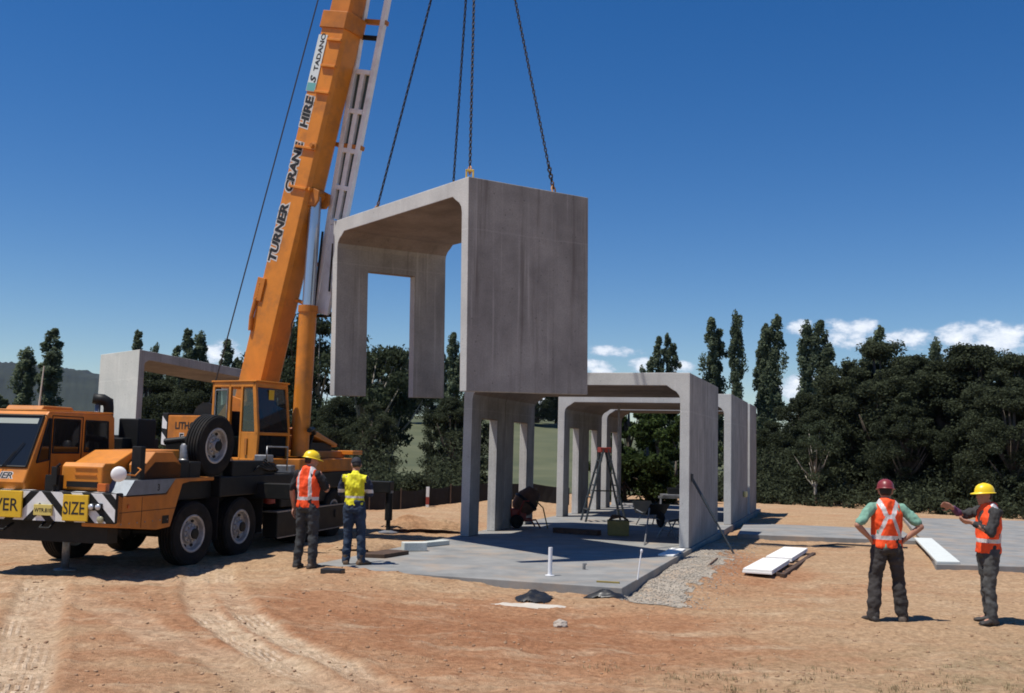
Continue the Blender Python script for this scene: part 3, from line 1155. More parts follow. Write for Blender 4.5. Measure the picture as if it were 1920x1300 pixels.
# carrier chassis -------------------------------------------------
c = MB()
c.bx(-1.75, -.75, .25, 9.6, .55, 1.0)
c.bx(-2.46, -.04, 3.0, 9.5, 1.0, 1.34)
c.bx(-2.3, -.2, 1.0, 3.0, .98, 1.33)
c.build('chassis', BK, crane, bevel=.02)
c = MB()
c.prism([(.55, 1.33), (2.0, 1.33), (2.0, 1.62), (1.0, 1.62)], 0, -.62, -.06)
c.bx(-.42, -.05, 2.0, 2.34, 1.33, 1.60)
c.bx(-.43, -.05, 3.42, 4.6, 1.33, 1.60)
c.bx(-2.4, -.44, 2.35, 4.6, 1.34, 1.58)
c.bx(-1.9, -.1, 4.65, 5.2, 1.34, 1.55)
c.build('deck', BK, crane, bevel=.02)
# machinery behind the cab
c = MB()
c.bx(-1.86, -1.48, 2.75, 3.3, 1.58, 2.28)
c.bx(-1.05, -.70, 2.9, 3.4, 1.58, 1.93)
c.bx(-2.4, -1.6, 2.5, 3.6, 1.58, 1.95)
c.path([(-.95, 2.7, 1.9), (-.6, 2.75, 1.95), (-.35, 2.8, 1.75)], .06, 8)
c.build('air_tank', BK, crane, bevel=.03)
c = MB()
c.lathe([(.0, 0), (.085, 0), (.085, .02), (.075, .03), (.075, .24), (.05, .28), (0, .28)], Matrix.Translation((-.42, 2.45, 1.6)), 16)
c.build('fluid_reservoir', M['steel'], crane, smooth=True, auto=40)

# front bumper with hazard stripes
bump = MB()
bump.bx(-2.5, 0.0, -.02, .16, .75, 1.175)
BUMP = bump.build('front_bumper', BK, crane, bevel=.02)


def clip_poly(poly, u0, u1):
    def half(ps, f):
        out = []
        for i in range(len(ps)):
            p, q = ps[i], ps[(i + 1) % len(ps)]
            fp_, fq = f(p), f(q)
            if fp_ >= 0:
                out.append(p)
            if (fp_ >= 0) != (fq >= 0):
                t = fp_ / (fp_ - fq)
                out.append((p[0] + (q[0] - p[0]) * t, p[1] + (q[1] - p[1]) * t))
        return out
    ps = half(poly, lambda p: p[0] - u0)
    return half(ps, lambda p: u1 - p[0]) if ps else ps


for k in range(9):
    for sgn, lo, hi in ((1, -1.20, -.004), (-1, -2.49, -1.20)):
        a0 = -1.36 + .32 * k - .32 if sgn > 0 else -1.04 - .32 * k + .32
        pl_ = [(a0, 1.168), (a0 + sgn * .175, 1.168), (a0 + sgn * (.175 + .41), .758), (a0 + sgn * .41, .758)]
        pl_ = clip_poly(pl_, lo, hi)
        if len(pl_) > 2:
            sb = MB()
            sb.add([(p_[0], -.0235, p_[1]) for p_ in pl_], [tuple(range(len(pl_)))])
            so_ = sb.build('white_stripe', M['white'], BUMP)
        t0, t1 = sorted((a0, a0 + sgn * .175))
        t0, t1 = max(t0, lo), min(t1, hi)
        if t1 > t0 + .02:
            sb = MB()
            sb.add([(t0, -.012, 1.1785), (t1, -.012, 1.1785), (t1, .11, 1.1785), (t0, .11, 1.1785)], [(0, 1, 2, 3)])
            sb.build('white_stripe', M['white'], BUMP)
# diagonal black dashes are the bumper itself showing between the white ones


def sign(name, u0, u1, z0, z1, txt, tsize, xs, tu, tz):
    s = MB()
    s.bx(u0, u1, -.075, -.045, z0, z1)
    so = s.build(name, M['yellow'], crane, bevel=.008)
    Mt = Matrix(((1, 0, 0, tu), (0, 0, -1, -.0765), (0, 1, 0, tz), (0, 0, 0, 1)))
    text_obj('lettering', txt, tsize, M['ink'], so, Mt, extrude=.001, offset=.002, xs=xs)
    return so


sign('oversize_sign', -.80, -.40, .775, 1.14, 'SIZE', .25, .74, -.79, .87)
sign('oversize_sign', -2.12, -1.455, .79, 1.165, 'OVER', .25, .93, -2.10, .885)
pl = MB()
pl.bx(-1.27, -.98, -.06, -.03, .835, .985)
PLATE = pl.build('number_plate', mat('number_plate_yellow', (.62, .50, .14), .5), crane, bevel=.004)
text_obj('lettering', 'WTR.810', .075, M['ink'], PLATE, Matrix(((1, 0, 0, -1.255), (0, 0, -1, -.0615), (0, 1, 0, .882), (0, 0, 0, 1))), .001, .001, .92)
for u in (-.30, -2.2):
    h = MB()
    h.bx(u - .12, u + .10, -.05, .0, .93, 1.03)
    HL = h.build('headlight', BK, crane, bevel=.01)
    h2 = MB()
    for du in (-.065, .045):
        h2.lathe([(0, 0), (.043, 0), (.040, .015), (.02, .025), (0, .028)], Matrix.Translation((u + du, -.05, .98)) @ Matrix.Rotation(math.pi / 2, 4, 'X'), 14)
    h2.build('lens', M['lamp'], HL, smooth=True)
fl = MB()
fl.lathe([(0, 0), (.05, 0), (.05, .02), (.03, .03), (0, .032)], Matrix.Translation((-.22, -.024, .81)) @ Matrix.Rotation(math.pi / 2, 4, 'X'), 16)
fl.build('fog_lamp', mat('yellowed_lens', (.35, .33, .20), .3), crane, smooth=True)
# hooks and low bar under the bumper
hb_ = MB()
hb_.bx(-2.3, -.25, .2, .45, .45, .75)
hb_.path([(-2.0, .1, .7), (-2.0, -.1, .62), (-1.7, -.1, .62), (-1.7, .1, .7)], .02, 8)
hb_.path([(-1.15, .05, .74), (-1.15, -.06, .66), (-1.0, -.06, .66), (-1.0, .05, .74)], .02, 8)
hb_.build('tow_bar', BK, crane, bevel=.01)

# right-hand front wing: box with a sloping step
w = MB()
w.prism([(.02, .70), (1.05, .60), (1.42, .62), (1.72, 1.26), (1.95, 1.29), (2.7, 1.29), (2.7, 1.35), (1.5, 1.35), (1.28, 1.12), (.15, 1.12), (.02, 1.16)], 0, -.55, 0.0)
WING = w.build('front_wing', M['orange_old'], crane, bevel=.015)
st = MB()
st.add([(-.50, .18, 1.123), (-.01, .18, 1.123), (-.01, 1.27, 1.123), (-.50, 1.27, 1.123)], [(0, 1, 2, 3)])
st.add([(.004, .22, 1.135), (.004, 1.24, 1.135), (.004, 1.50, 1.345), (.004, .42, 1.345)], [(0, 1, 2, 3)])
st.prism([(.22, 1.135), (1.24, 1.135), (1.50, 1.345), (.42, 1.345)], 0, -.5, -.01)
st.build('step_plate', M['grey_step'], WING)
Mt = Matrix(((0, 0, 1, .006), (1, 0, 0, 1.0), (0, 1, 0, 1.18), (0, 0, 0, 1)))
text_obj('lettering', '3', .14, M['ink'], WING, Mt, .001, .003)
v = MB()
v.bx(-.02, .006, 1.18, 1.36, .68, .80)
v.build('wing_vent', BK, WING)
v = MB()
v.lathe([(0, 0), (.03, 0), (.03, .012), (0, .016)], Matrix.Translation((0.002, .28, .98)) @ Matrix.Rotation(math.pi / 2, 4, 'Y'), 12)
v.build('side_reflector', M['amber'], WING)

# half-width driver cab -------------------------------------------
cab = MB()
cu0, cu1 = -2.5, -1.52
prof = [(.06, 1.14), (.02, 1.28), (.10, 1.47), (.44, 2.26), (.50, 2.31), (2.06, 2.33), (2.13, 2.27), (2.20, 1.55), (2.20, 1.14)]
cab.prism(prof, 0, cu0, cu1)
CAB = cab.build('driver_cab', OR, crane, bevel=.03, seg=3)
# windscreen lying on the sloping front, proud by 6 mm
sn = Vector((0, -(2.26 - 1.47), (.44 - .10))).normalized()


def slope(u, k, off):
    p = Vector((u, .10 + (.44 - .10) * k, 1.47 + (2.26 - 1.47) * k)) + sn * off
    return tuple(p)


g = MB()
g.add([slope(cu0 + .08, .05, .012), slope(cu1 - .06, .05, .012), slope(cu1 - .06, .95, .012), slope(cu0 + .08, .95, .012)], [(0, 1, 2, 3)])
SCREEN = g.build('windscreen', M['glass_dark'], CAB)
fr = MB()
for a, b in [((cu0 + .06, .03), (cu1 - .04, .03)), ((cu0 + .06, .97), (cu1 - .04, .97)), ((cu0 + .06, .03), (cu0 + .06, .97)), ((cu1 - .04, .03), (cu1 - .04, .97))]:
    fr.path([slope(*a, .012), slope(*b, .012)], .016, 6)
fr.build('screen_seal', BK, SCREEN)
vs = MB()
vs.add([slope(cu0 + .12, .82, .016), slope(cu1 - .10, .82, .016), slope(cu1 - .10, .92, .016), slope(cu0 + .12, .92, .016)], [(0, 1, 2, 3)])
vs.build('sun_visor', mat('pale_visor', (.30, .34, .31), .6), SCREEN)
wp = MB()
wp.path([slope(-1.95, 0.0, .03), slope(-1.82, .30, .03)], .008, 6)
wp.path([slope(-1.90, .02, .035), slope(-1.72, .46, .035)], .007, 6)
wp.path([slope(-2.3, 0.0, .03), slope(-2.2, .40, .03)], .008, 6)
wp.build_each('wiper', BK, SCREEN)


def side_pane(name, poly, mat_=None, parent=None, u=cu1):
    q = MB()
    q.add([(u + .007, a, b) for a, b in poly], [tuple(range(len(poly)))])
    o = q.build(name, mat_ or M['glass_dark'], parent or CAB)
    s = MB()
    for i in range(len(poly)):
        a, b = poly[i], poly[(i + 1) % len(poly)]
        s.path([(u + .008, *a), (u + .008, *b)], .012, 6)
    s.build('window_seal', BK, o)
    return o


side_pane('side_window', [(.60, 1.70), (1.22, 1.70), (1.22, 2.20), (.60, 2.20)])
side_pane('side_window', [(1.36, 1.72), (1.98, 1.72), (1.94, 2.20), (1.36, 2.20)])
side_pane('quarter_window', [(.26, 1.56), (.53, 1.60), (.53, 2.20), (.47, 2.20)])
d = MB()
for a, b in [((.56, 1.18), (.56, 2.25)), ((.56, 2.25), (1.29, 2.25)), ((1.29, 2.25), (1.29, 1.18))]:
    d.path([(cu1 + .004, *a), (cu1 + .004, *b)], .007, 5)
d.bx(cu1, cu1 + .03, 1.13, 1.25, 1.54, 1.58)
d.build('door_seam', BK, CAB)
rv = MB()
rv.prism([(.55, 2.325), (1.35, 2.335), (1.30, 2.40), (.62, 2.40)], 0, -2.35, -1.72)
rv.build('roof_hatch', M['orange_old'], CAB, bevel=.02)
an = MB()
an.path([(-2.02, .9, 2.38), (-2.02, .9, 2.45), (-2.00, .92, 3.02)], [.015, .013, .009], 8)
an.build('aerial', mat('pale_aerial', (.5, .48, .40), .5), CAB)
rl = MB()
rl.path([(cu0 + .02, .42, 2.325), (cu1 - .01, .42, 2.325), (cu1 - .01, 2.08, 2.34)], .014, 6)
rl.build('roof_gutter', OR, CAB)
# front panel writing
Mt = Matrix(((1, 0, 0, -2.36), (0, .40, -.92, .055), (0, .92, .40, 1.335), (0, 0, 0, 1)))
fp = MB()
fp.add([(-2.40, .047, 1.30), (-1.62, .047, 1.30), (-1.62, .086, 1.44), (-2.40, .086, 1.44)], [(0, 1, 2, 3)])
Mo = Matrix.Translation((0, -.012, .0))
text_obj('lettering', 'TURNER', .13, M['outline'], CAB, Mo @ Mt, .001, .012, 1.25, .15)
text_obj('lettering', 'TURNER', .13, M['ink'], CAB, Matrix.Translation((0, -.016, .0)) @ Mt, .001, .002, 1.25, .15)
# exhaust stack behind the cab
e = MB()
e.path([(-2.12, 2.52, 1.5), (-2.12, 2.52, 2.50)], .045, 12)
EX = e.build('exhaust_stack', M['steel'], crane, smooth=True)
e = MB()
e.path([(-1.98, 2.62, 1.6), (-1.98, 2.62, 2.44), (-1.99, 2.61, 2.54), (-2.06, 2.56, 2.58), (-2.19, 2.48, 2.60)], [.085, .085, .10, .10, .085], 12)
e.build('intake_elbow', BK, EX, smooth=True)

# engine hood beside the cab -----------------------------------------
h = MB()
h.prism([(.16, 1.19), (.16, 1.53), (.22, 1.58), (.44, 1.58), (.90, 1.76), (2.2, 1.78), (2.2, 1.19)], 0, -1.02, -.36)
HOOD = h.build('engine_hood', OR, crane, bevel=.02)
h = MB()
h.prism([(.72, 1.34), (.75, 1.56), (1.0, 1.75), (1.5, 1.75), (1.75, 1.56), (1.75, 1.34)], 0, -.345, -.06)
h.build('hood_shoulder', M['orange_old'], HOOD, bevel=.015)
h = MB()
h.bx(-.92, -.42, .148, .17, 1.235, 1.315)
h.build('grille_slot', BK, HOOD)
h = MB()
for z in (1.40, 1.50):
    h.bx(-.80, -.45, .146, .161, z, z + .012)
h.build('hood_crease', M['orange_old'], HOOD)
h = MB()
h.bx(-.20, -.045, .60, .72, 1.335, 1.83)
h.build('mirror_post', BK, crane, bevel=.01)
mi = MB()
mi.lathe([(0, -.028), (.07, -.025), (.115, -.012), (.125, 0), (.115, .012), (0, .014)], Matrix.Translation((-.03, .05, 1.44)) @ Matrix.Rotation(R(28), 4, 'Z') @ Matrix.Rotation(-math.pi / 2, 4, 'X') @ Matrix.Scale(.86, 4, (0, 1, 0)) @ Matrix.Scale(.86, 4, (1, 0, 0)), 20)
MIR = mi.build('round_mirror', M['mirror'], crane, smooth=True)
mi = MB()
mi.path([(-.02, .10, 1.44), (.10, .25, 1.42), (.09, .40, 1.50), (-.10, .62, 1.52)], .011, 7)
mi.build('mirror_arm', M['orange_old'], MIR)
mi = MB()
mi.bx(-1.04, -.95, -.04, .04, 1.26, 1.52)
mi.path([(-1.0, 0.0, 1.17), (-1.0, 0.0, 1.5), (-.93, 0, 1.56)], .02, 8)
mi.bx(-1.16, -.93, .0, .1, 1.18, 1.40)
mi.build('side_mirror', BK, crane, bevel=.015)
lk = MB()
lk.bx(-.36, -.22, .05, .14, 1.19, 1.30)
lk.build('indicator_lamp', M['amber'], crane, bevel=.01)


# wheels -----------------------------------------------------------
def tyre_mb(Rr=.51, wd=.30, ri=.285):
    m = MB()
    X90 = Matrix.Rotation(math.pi / 2, 4, 'Y')
    prof_ = [(ri, -wd * .42), (ri + .05, -wd * .5), (Rr - .10, -wd * .52), (Rr - .03, -wd * .48)]
    for k in range(5):
        z0 = -wd * .44 + k * wd * .88 / 5
        z1 = z0 + wd * .88 / 5
        prof_ += [(Rr, z0 + .006), (Rr, z1 - .012), (Rr - .018, z1 - .008), (Rr - .018, z1 + .0)]
    prof_ += [(Rr - .03, wd * .48), (Rr - .10, wd * .52), (ri + .05, wd * .5), (ri, wd * .42)]
    n = 48
    rings = [[X90 @ Vector((r * math.cos(2 * math.pi * k / n), r * math.sin(2 * math.pi * k / n), h_)) for k in range(n)] for r, h_ in prof_]
    m.rings(rings, 0, False)
    return m


def rim_mb(side=1, ri=.29, wd=.30):
    m = MB()
    Mx = Matrix.Rotation(side * math.pi / 2, 4, 'Y')
    m.lathe([(ri, -wd * .40), (ri + .012, wd * .44), (ri - .005, wd * .47), (ri - .03, wd * .44), (ri - .05, wd * .22), (.20, wd * .12), (.165, wd * .16), (.15, wd * .30), (.11, wd * .33), (.095, wd * .52), (.05, wd * .60), (0, wd * .60)], Mx, 32)
    for k in range(10):
        a = 2 * math.pi * k / 10
        m.lathe([(0, 0), (.016, 0), (.016, .035), (0, .04)], Mx @ Matrix.Translation((.128 * math.cos(a), .128 * math.sin(a), wd * .30)), 6)
    return m


def hand_holes(side, wd=.30):
    m = MB()
    Mx = Matrix.Rotation(side * math.pi / 2, 4, 'Y')
    for k in range(8):
        a = 2 * math.pi * (k + .5) / 8
        m.lathe([(0, -.02), (.031, -.02), (.031, .008), (0, .009)], Mx @ Matrix.Translation((.212 * math.cos(a), .212 * math.sin(a), wd * .165)), 10)
    return m


T_ME = tyre_mb().build('tyre', M['rubber'], None, smooth=True, auto=35)
tyre_mesh = T_ME.data
bpy.data.objects.remove(T_ME)
_t = rim_mb(1).build('rim', M['rim'], None, smooth=True, auto=35)
rim_mesh = _t.data
bpy.data.objects.remove(_t)
_hh = hand_holes(1)
_hh.lathe([(0, .16), (.085, .16), (.085, .186), (.05, .192), (0, .193)], Matrix.Rotation(math.pi / 2, 4, 'Y'), 18)
_t = _hh.build('hand_hole', BK, None)
hole_mesh = _t.data
bpy.data.objects.remove(_t)


def wheel(loc, side=1, yaw=0.0, name='wheel', tilt=0.0):
    t = bpy.data.objects.new(name, tyre_mesh)
    COL.objects.link(t)
    t.parent = crane
    t.location = loc
    t.rotation_euler = (0, tilt, yaw + (0 if side > 0 else math.pi))
    r = bpy.data.objects.new('rim', rim_mesh)
    COL.objects.link(r)
    r.parent = t
    hm_ = bpy.data.objects.new('hand_hole', hole_mesh)
    hm_['kind'] = 'stuff'
    COL.objects.link(hm_)
    hm_.parent = t
    return t


for vv, st_ in ((2.25, R(-9)), (3.85, R(-5))):
    wheel((-.20, vv, CG + .505), 1, st_)
    wheel((-2.30, vv, CG + .505), -1, st_)
for vv in (6.7, 8.05):
    for uu, sd_ in ((-.18, 1), (-.50, 1), (-2.0, -1), (-2.32, -1)):
        wheel((uu, vv, CG + .505), sd_)
SPARE = wheel((-.22, 2.90, 1.865), 1, R(-7), 'spare_wheel', R(4))
for vv in (2.25, 3.85, 6.7, 8.05):
    ax_ = MB()
    ax_.path([(-2.2, vv, CG + .5), (-.3, vv, CG + .5)], .075, 10)
    ax_.lathe([(0, -.16), (.12, -.1), (.16, 0), (.12, .1), (0, .16)], Matrix.Translation((-1.25, vv, CG + .5)) @ Matrix.Rotation(math.pi / 2, 4, 'X'), 12)
    ax_.build('axle', BK, crane, smooth=True, auto=40)
# front jack under the bumper, its foot plate
j = MB()
j.path([(-1.36, .86, .62), (-1.36, .86, CG + .05)], .055, 12)
JK = j.build('front_jack', M['steel'], crane, smooth=True)
j = MB()
j.lathe([(0, 0), (.16, 0), (.16, .03), (.09, .05), (0, .05)], Matrix.Translation((-1.36, .86, CG + .005)), 18)
j.build('jack_foot', M['steel'], JK)
# toolbox / outrigger boxes along the side
o = MB()
o.bx(-.32, -.01, 5.2, 8.7, .14, .62)
o.build('tool_locker', BK, crane, bevel=.02)
o = MB()
o.bx(-.32, 0.0, 5.15, 8.75, .622, .65)
o.bx(-.01, .006, 5.2, 8.7, .14, .16)
o.build_each('locker_rail', M['steel'], crane)
o = MB()
o.lathe([(0, 0), (.11, .02), (.11, .4), (0, .42)], Matrix.Translation((-.15, 5.1, .78)), 14)
o.build('red_cylinder', M['redpaint'], crane, smooth=True, auto=40)
o = MB()
o.bx(-.5, -.05, 5.4, 6.3, .70, 1.0)
o.bx(-.45, -.10, 6.9, 8.3, .72, .98)
o.build_each('valve_block', BK, crane, bevel=.03)
o = MB()
o.bx(-2.3, .78, 4.35, 4.65, .92, 1.2)
o.bx(-2.3, .80, 9.22, 9.5, .86, 1.12)
o.build_each('outrigger_beam', BK, crane, bevel=.015)
for vv, z1, uu in ((9.36, .86, .74),):
    o = MB()
    o.path([(uu, vv, .86), (uu, vv, .25)], .085, 12)
    o.path([(uu, vv, .3), (uu, vv, CG + .06)], .05, 12)
    OJ = o.build('outrigger_jack', BK, crane, smooth=True, auto=40)
    o = MB()
    o.lathe([(0, 0), (.22, 0), (.22, .03), (.08, .07), (0, .07)], Matrix.Translation((uu, vv, CG + .01)), 18)
    o.lathe([(0, 0), (.09, 0), (.09, .05), (0, .06)], Matrix.Translation((uu, vv, .86)), 14)
    o.build('jack_foot', M['steel'], OJ)
# hoses and valves at mid-length
o = MB()
for k in range(5):
    o.path([(-.1 - .05 * k, 4.15 + .1 * k, 1.35), (.0 - .04 * k, 4.3 + .14 * k, 1.5 + .03 * k), (-.05, 4.8 + .1 * k, 1.42), (-.2, 5.3, 1.36)], .02, 6)
o.build_each('hydraulic_hose', BK, crane, smooth=True)
# mud flaps, springs and bolts
o = MB()
for vv in (2.95, 4.6):
    o.bx(-.36, -.04, vv, vv + .02, .30, 1.0)
o.build_each('mud_flap', M['rubber'], crane)
o = MB()
for vv in (2.25, 3.85):
    for uu in (-.62, -1.88):
        for k in range(3):
            o.bx(uu - .04, uu + .04, vv - .55 + .12 * k, vv + .55 - .12 * k, .62 - .03 * k, .645 - .03 * k)
o.build('leaf_spring', BK, crane)['kind'] = 'stuff'
o = MB()
for vv in np.arange(.12, 1.35, .2):
    o.lathe([(0, 0), (.012, 0), (.010, .007), (0, .008)], Matrix.Translation((.001, float(vv), .74)) @ Matrix.Rotation(math.pi / 2, 4, 'Y'), 6)
o.build('rivets', M['steel'], WING)['kind'] = 'stuff'
o = MB()
o.bx(-.002, .003, .06, 1.55, .895, .903)
o.bx(-.002, .003, .62, .628, .66, 1.10)
o.build_each('panel_seam', BK, WING)
o = MB()
o.path([(-.05, 4.7, 1.62), (-.05, 4.7, 1.85), (-.05, 5.6, 1.85), (-.05, 5.6, 1.4)], .016, 6)
o.build('grab_rail', M['steel'], crane, smooth=True)
o = MB()
o.bx(-.55, -.1, 5.9, 6.1, 1.34, 1.50)
o.bx(-.40, -.12, 4.9, 5.15, 1.56, 1.70)
o.build_each('control_box', M['steel'], crane, bevel=.02)
# rear body of the carrier
rb = MB()
rb.bx(-2.45, -.05, 6.2, 9.55, 1.345, 1.62)
rb.bx(-2.0, -.3, 7.3, 9.2, 1.62, 1.78)
REAR = rb.build('rear_deck', M['orange_old'], crane, bevel=.02)
rb = MB()
rb.prism([(6.9, 2.22), (7.25, 2.26), (8.75, 1.93), (8.7, 1.86), (7.2, 2.12)], 0, -.75, -.3)
rb.build('sloping_guard', OR, REAR, bevel=.015)
rb = MB()
rb.bx(-.7, -.35, 7.3, 8.5, 1.78, 1.95)
rb.path([(-.3, 7.0, 1.62), (-.3, 7.3, 2.1)], .05, 8)
rb.path([(-.15, 6.8, 2.2), (-.2, 7.1, 2.23), (-.25, 7.3, 2.15)], .05, 8)
rb.build('guard_bracket', BK, REAR)
rb = MB()
rb.bx(-.4, -.03, 9.0, 9.6, 1.70, 1.79)
rb.build('rear_ledge', OR, REAR, bevel=.01)

# superstructure: boom foot frame (world coordinates, then into the crane's frame) --------------
FT = Vector((-5.568, 22.0, 2.374))
TIP = Vector((-.97, 19.455, 23.6))
FW = Vector((TIP.x - FT.x, TIP.y - FT.y, 0)).normalized()
SD = Vector((FW.y, -FW.x, 0))                        # towards the camera side
SF = Matrix(((FW.x, SD.x, 0, FT.x), (FW.y, SD.y, 0, FT.y), (0, 0, 1, 0), (0, 0, 0, 1)))   # local (s, n, z); left-handed
SX = CMI @ SF


def sbuild(mb, *a, **k):
    mb.f = [tuple(reversed(f)) for f in mb.f]        # left-handed frame
    return mb.build(*a, xf=SX, **k)


p = MB()
p.bx(-1.5, 1.7, -1.0, 1.25, 1.38, 1.62)
p.bx(-1.25, .15, .55, 1.12, 1.83, 2.45)
p.bx(-1.25, .4, -1.0, .5, 1.62, 2.1)
SUP = sbuild(p, 'superstructure', M['orange_old'], crane, bevel=.02)
p = MB()
p.prism([(-.95, 2.0), (-.2, 2.9), (.35, 2.75), (.85, 1.7), (.85, 1.62), (-.95, 1.62)], 1, .34, .40)
p.prism([(-.95, 2.0), (-.2, 2.9), (.35, 2.75), (.85, 1.7), (.85, 1.62), (-.95, 1.62)], 1, -.40, -.34)
sbuild(p, 'boom_bracket', M['orange_old'], SUP, bevel=.01)
p = MB()
p.path([(-1.0, -.3, 2.4), (-1.0, .3, 2.4)], .25, 18)
for n0 in (-.34, .28):
    p.lathe([(0, 0), (.36, 0), (.36, .05), (0, .05)], Matrix.Translation((-1.0, n0, 2.4)) @ Matrix.Rotation(-math.pi / 2, 4, 'X'), 22)
sbuild(p, 'winch_drum', BK, SUP, smooth=True, auto=40)
p = MB()
p.bx(-1.42, -1.256, -1.0, 1.12, 1.80, 2.50)
CW = sbuild(p, 'counterweight', BK, SUP, bevel=.02)
p = MB()
for z0 in (1.84, 2.18):
    p.add([(-1.41, 1.124, z0), (-1.27, 1.124, z0 - .02), (-1.27, 1.124, z0 + .12), (-1.41, 1.124, z0 + .26)], [(0, 1, 2, 3)])
    p.add([(-1.4245, 1.1, z0), (-1.4245, .8, z0), (-1.4245, .95, z0 + .30), (-1.4245, 1.10, z0 + .30)], [(0, 1, 2, 3)])
p.f = [tuple(reversed(f)) for f in p.f]
p.build_each('hazard_stripe', M['white'], CW, xf=SX)


def side_text(s, size, s0, z0, n, parent, xs=1.0, mats=(M['ink'],), offs=(.0,), shear=0.0):
    for k, (m_, of) in enumerate(zip(mats, offs)):
        Mt = SX @ Matrix(((1, 0, 0, s0), (0, 0, 1, n + .002 * k), (0, 1, 0, z0), (0, 0, 0, 1)))
        text_obj('lettering', s, size, m_, parent, Mt, .001, of, xs, shear)


side_text('LITHGOW', .20, -1.03, 2.17, 1.123, SUP, 1.0, offs=(.006,))
side_text('5', .30, -.90, 1.86, 1.123, SUP, 1.0, mats=(M['outline'], M['ink']), offs=(.02, .004))
# slewing ring
p = MB()
p.lathe([(0, 1.30), (.75, 1.30), (.75, 1.39), (0, 1.39)], Matrix.Translation((.15, 0.1, 0)), 32)
sbuild(p, 'slew_ring', BK, SUP, smooth=True, auto=40)

# operator's cab: posts, roof, panes, open side door
oc = MB()
s0, s1, n0, n1, zb, zt = .18, 1.42, .36, 1.31, 1.56, 3.12
for (a, b) in ((s0, n1), (s0, n0), (s0 + .44, n1)):
    oc.bx(a, a + .06, b - .06, b, zb, zt)
sl = -.10                                            # the front leans back above the sill
for b in (n1, n0 + .06):
    oc.prism([(s1 - .08, zb), (s1, zb), (s1 + .02, 2.12), (s1 + sl, zt), (s1 + sl - .08, zt), (s1 - .07, 2.12)], 1, b - .06, b)
oc.bx(s0, s1 + sl, n0, n1, zt - .10, zt)
oc.bx(s0 - .03, s1 + sl + .04, n0 - .02, n1 + .02, zt, zt + .03)
oc.bx(s0, s1, n0, n1, zb - .02, zb + .05)
oc.bx(s1 - .04, s1 + .015, n0, n1, 2.07, 2.13)
oc.bx(s0, s0 + .05, n0, n1, zb, 2.25)                # rear wall
oc.bx(s0, s1, n0, n0 + .03, zb, 2.2)                 # far wall
oc.bx(s0, s0 + .46, n1 - .04, n1, zb, 2.28)          # side wall under rear window
oc.bx(s1 - .42, s1 - .02, n1 - .045, n1 - .005, zb, 2.13)   # side wall under front quarter light
oc.bx(s1 - .47, s1 - .42, n1 - .05, n1, zb, zt - .1)
OCAB = sbuild(oc, 'operator_cab', OR, crane, bevel=.008)
q = MB()
q.add([(s1 + .012, n0 + .07, 2.14), (s1 + .012, n1 - .07, 2.14), (s1 + sl - .01, n1 - .07, zt - .11), (s1 + sl - .01, n0 + .07, zt - .11)], [(0, 1, 2, 3)])
sbuild(q, 'front_window', M['glass_dark'], OCAB)
q = MB()
q.add([(s1 - .03, n0 + .07, 1.66), (s1 - .03, n1 - .07, 1.66), (s1 - .02, n1 - .07, 2.06), (s1 - .02, n0 + .07, 2.06)], [(0, 1, 2, 3)])
sbuild(q, 'lower_window', M['glass_dark'], OCAB)
q = MB()
q.add([(s0 + .06, n1 - .02, 2.28), (s0 + .44, n1 - .02, 2.28), (s0 + .44, n1 - .02, zt - .14), (s0 + .06, n1 - .02, zt - .14)], [(0, 1, 2, 3)])
RW = sbuild(q, 'rear_side_window', M['glass'], OCAB)
q = MB()
for a, b in [((s0 + .09, 2.30), (s0 + .41, 2.30)), ((s0 + .41, 2.30), (s0 + .41, 2.96)), ((s0 + .41, 2.96), (s0 + .09, 2.96)), ((s0 + .09, 2.96), (s0 + .09, 2.30))]:
    q.path([(a[0], n1 + .0, a[1]), (b[0], n1 + .0, b[1])], .014, 6)
sbuild(q, 'window_seal', M['steel'], RW)
q = MB()
q.add([(s1 - .40, n1 - .02, 2.14), (s1 - .04, n1 - .02, 2.14), (s1 + sl - .06, n1 - .02, zt - .12), (s1 - .40, n1 - .02, zt - .12)], [(0, 1, 2, 3)])
sbuild(q, 'quarter_window', M['glass'], OCAB)
q = MB()
q.bx(s1 - .085 - .0, s1 - .075 - .0, .78, .93, 2.78, 2.98)
sbuild(q, 'warning_sticker', M['yellow'], OCAB)
q = MB()
q.bx(s1 - .30, s1 - .24, n1 - .004, n1 + .02, 1.68, 2.0)
sbuild(q, 'grab_handle', M['orange_old'], OCAB)
q = MB()
q.bx(.45, .85, .6, 1.05, 1.62, 2.05)
q.bx(.40, .50, .6, 1.05, 2.0, 2.55)
sbuild(q, 'operator_seat', BK, OCAB, bevel=.04)
q = MB()
for n_ in (.62, .78, 1.0):
    q.path([(1.2, n_, 1.6), (1.1, n_, 2.15)], .015, 6)
    q.lathe([(0, 0), (.025, .01), (.025, .04), (0, .05)], Matrix.Translation((1.1, n_, 2.14)), 8)
sbuild(q, 'control_levers', M['steel'], OCAB)['kind'] = 'stuff'
q = MB()
q.bx(s0 + .1, s1 - .05, n1 + .0, n1 + .22, zb - .10, zb - .06)
sbuild(q, 'cab_step', M['steel'], OCAB)

# boom -----------------------------------------------------------------
BD = (TIP - FT).normalized()
UB = SD.cross(BD).normalized()                       # back / upper side of the boom
BLEN = (TIP - FT).length
BF = Matrix(((BD.x, UB.x, SD.x, FT.x), (BD.y, UB.y, SD.y, FT.y), (BD.z, UB.z, SD.z, FT.z), (0, 0, 0, 1)))  # (along, up, near)
BX = CMI @ BF


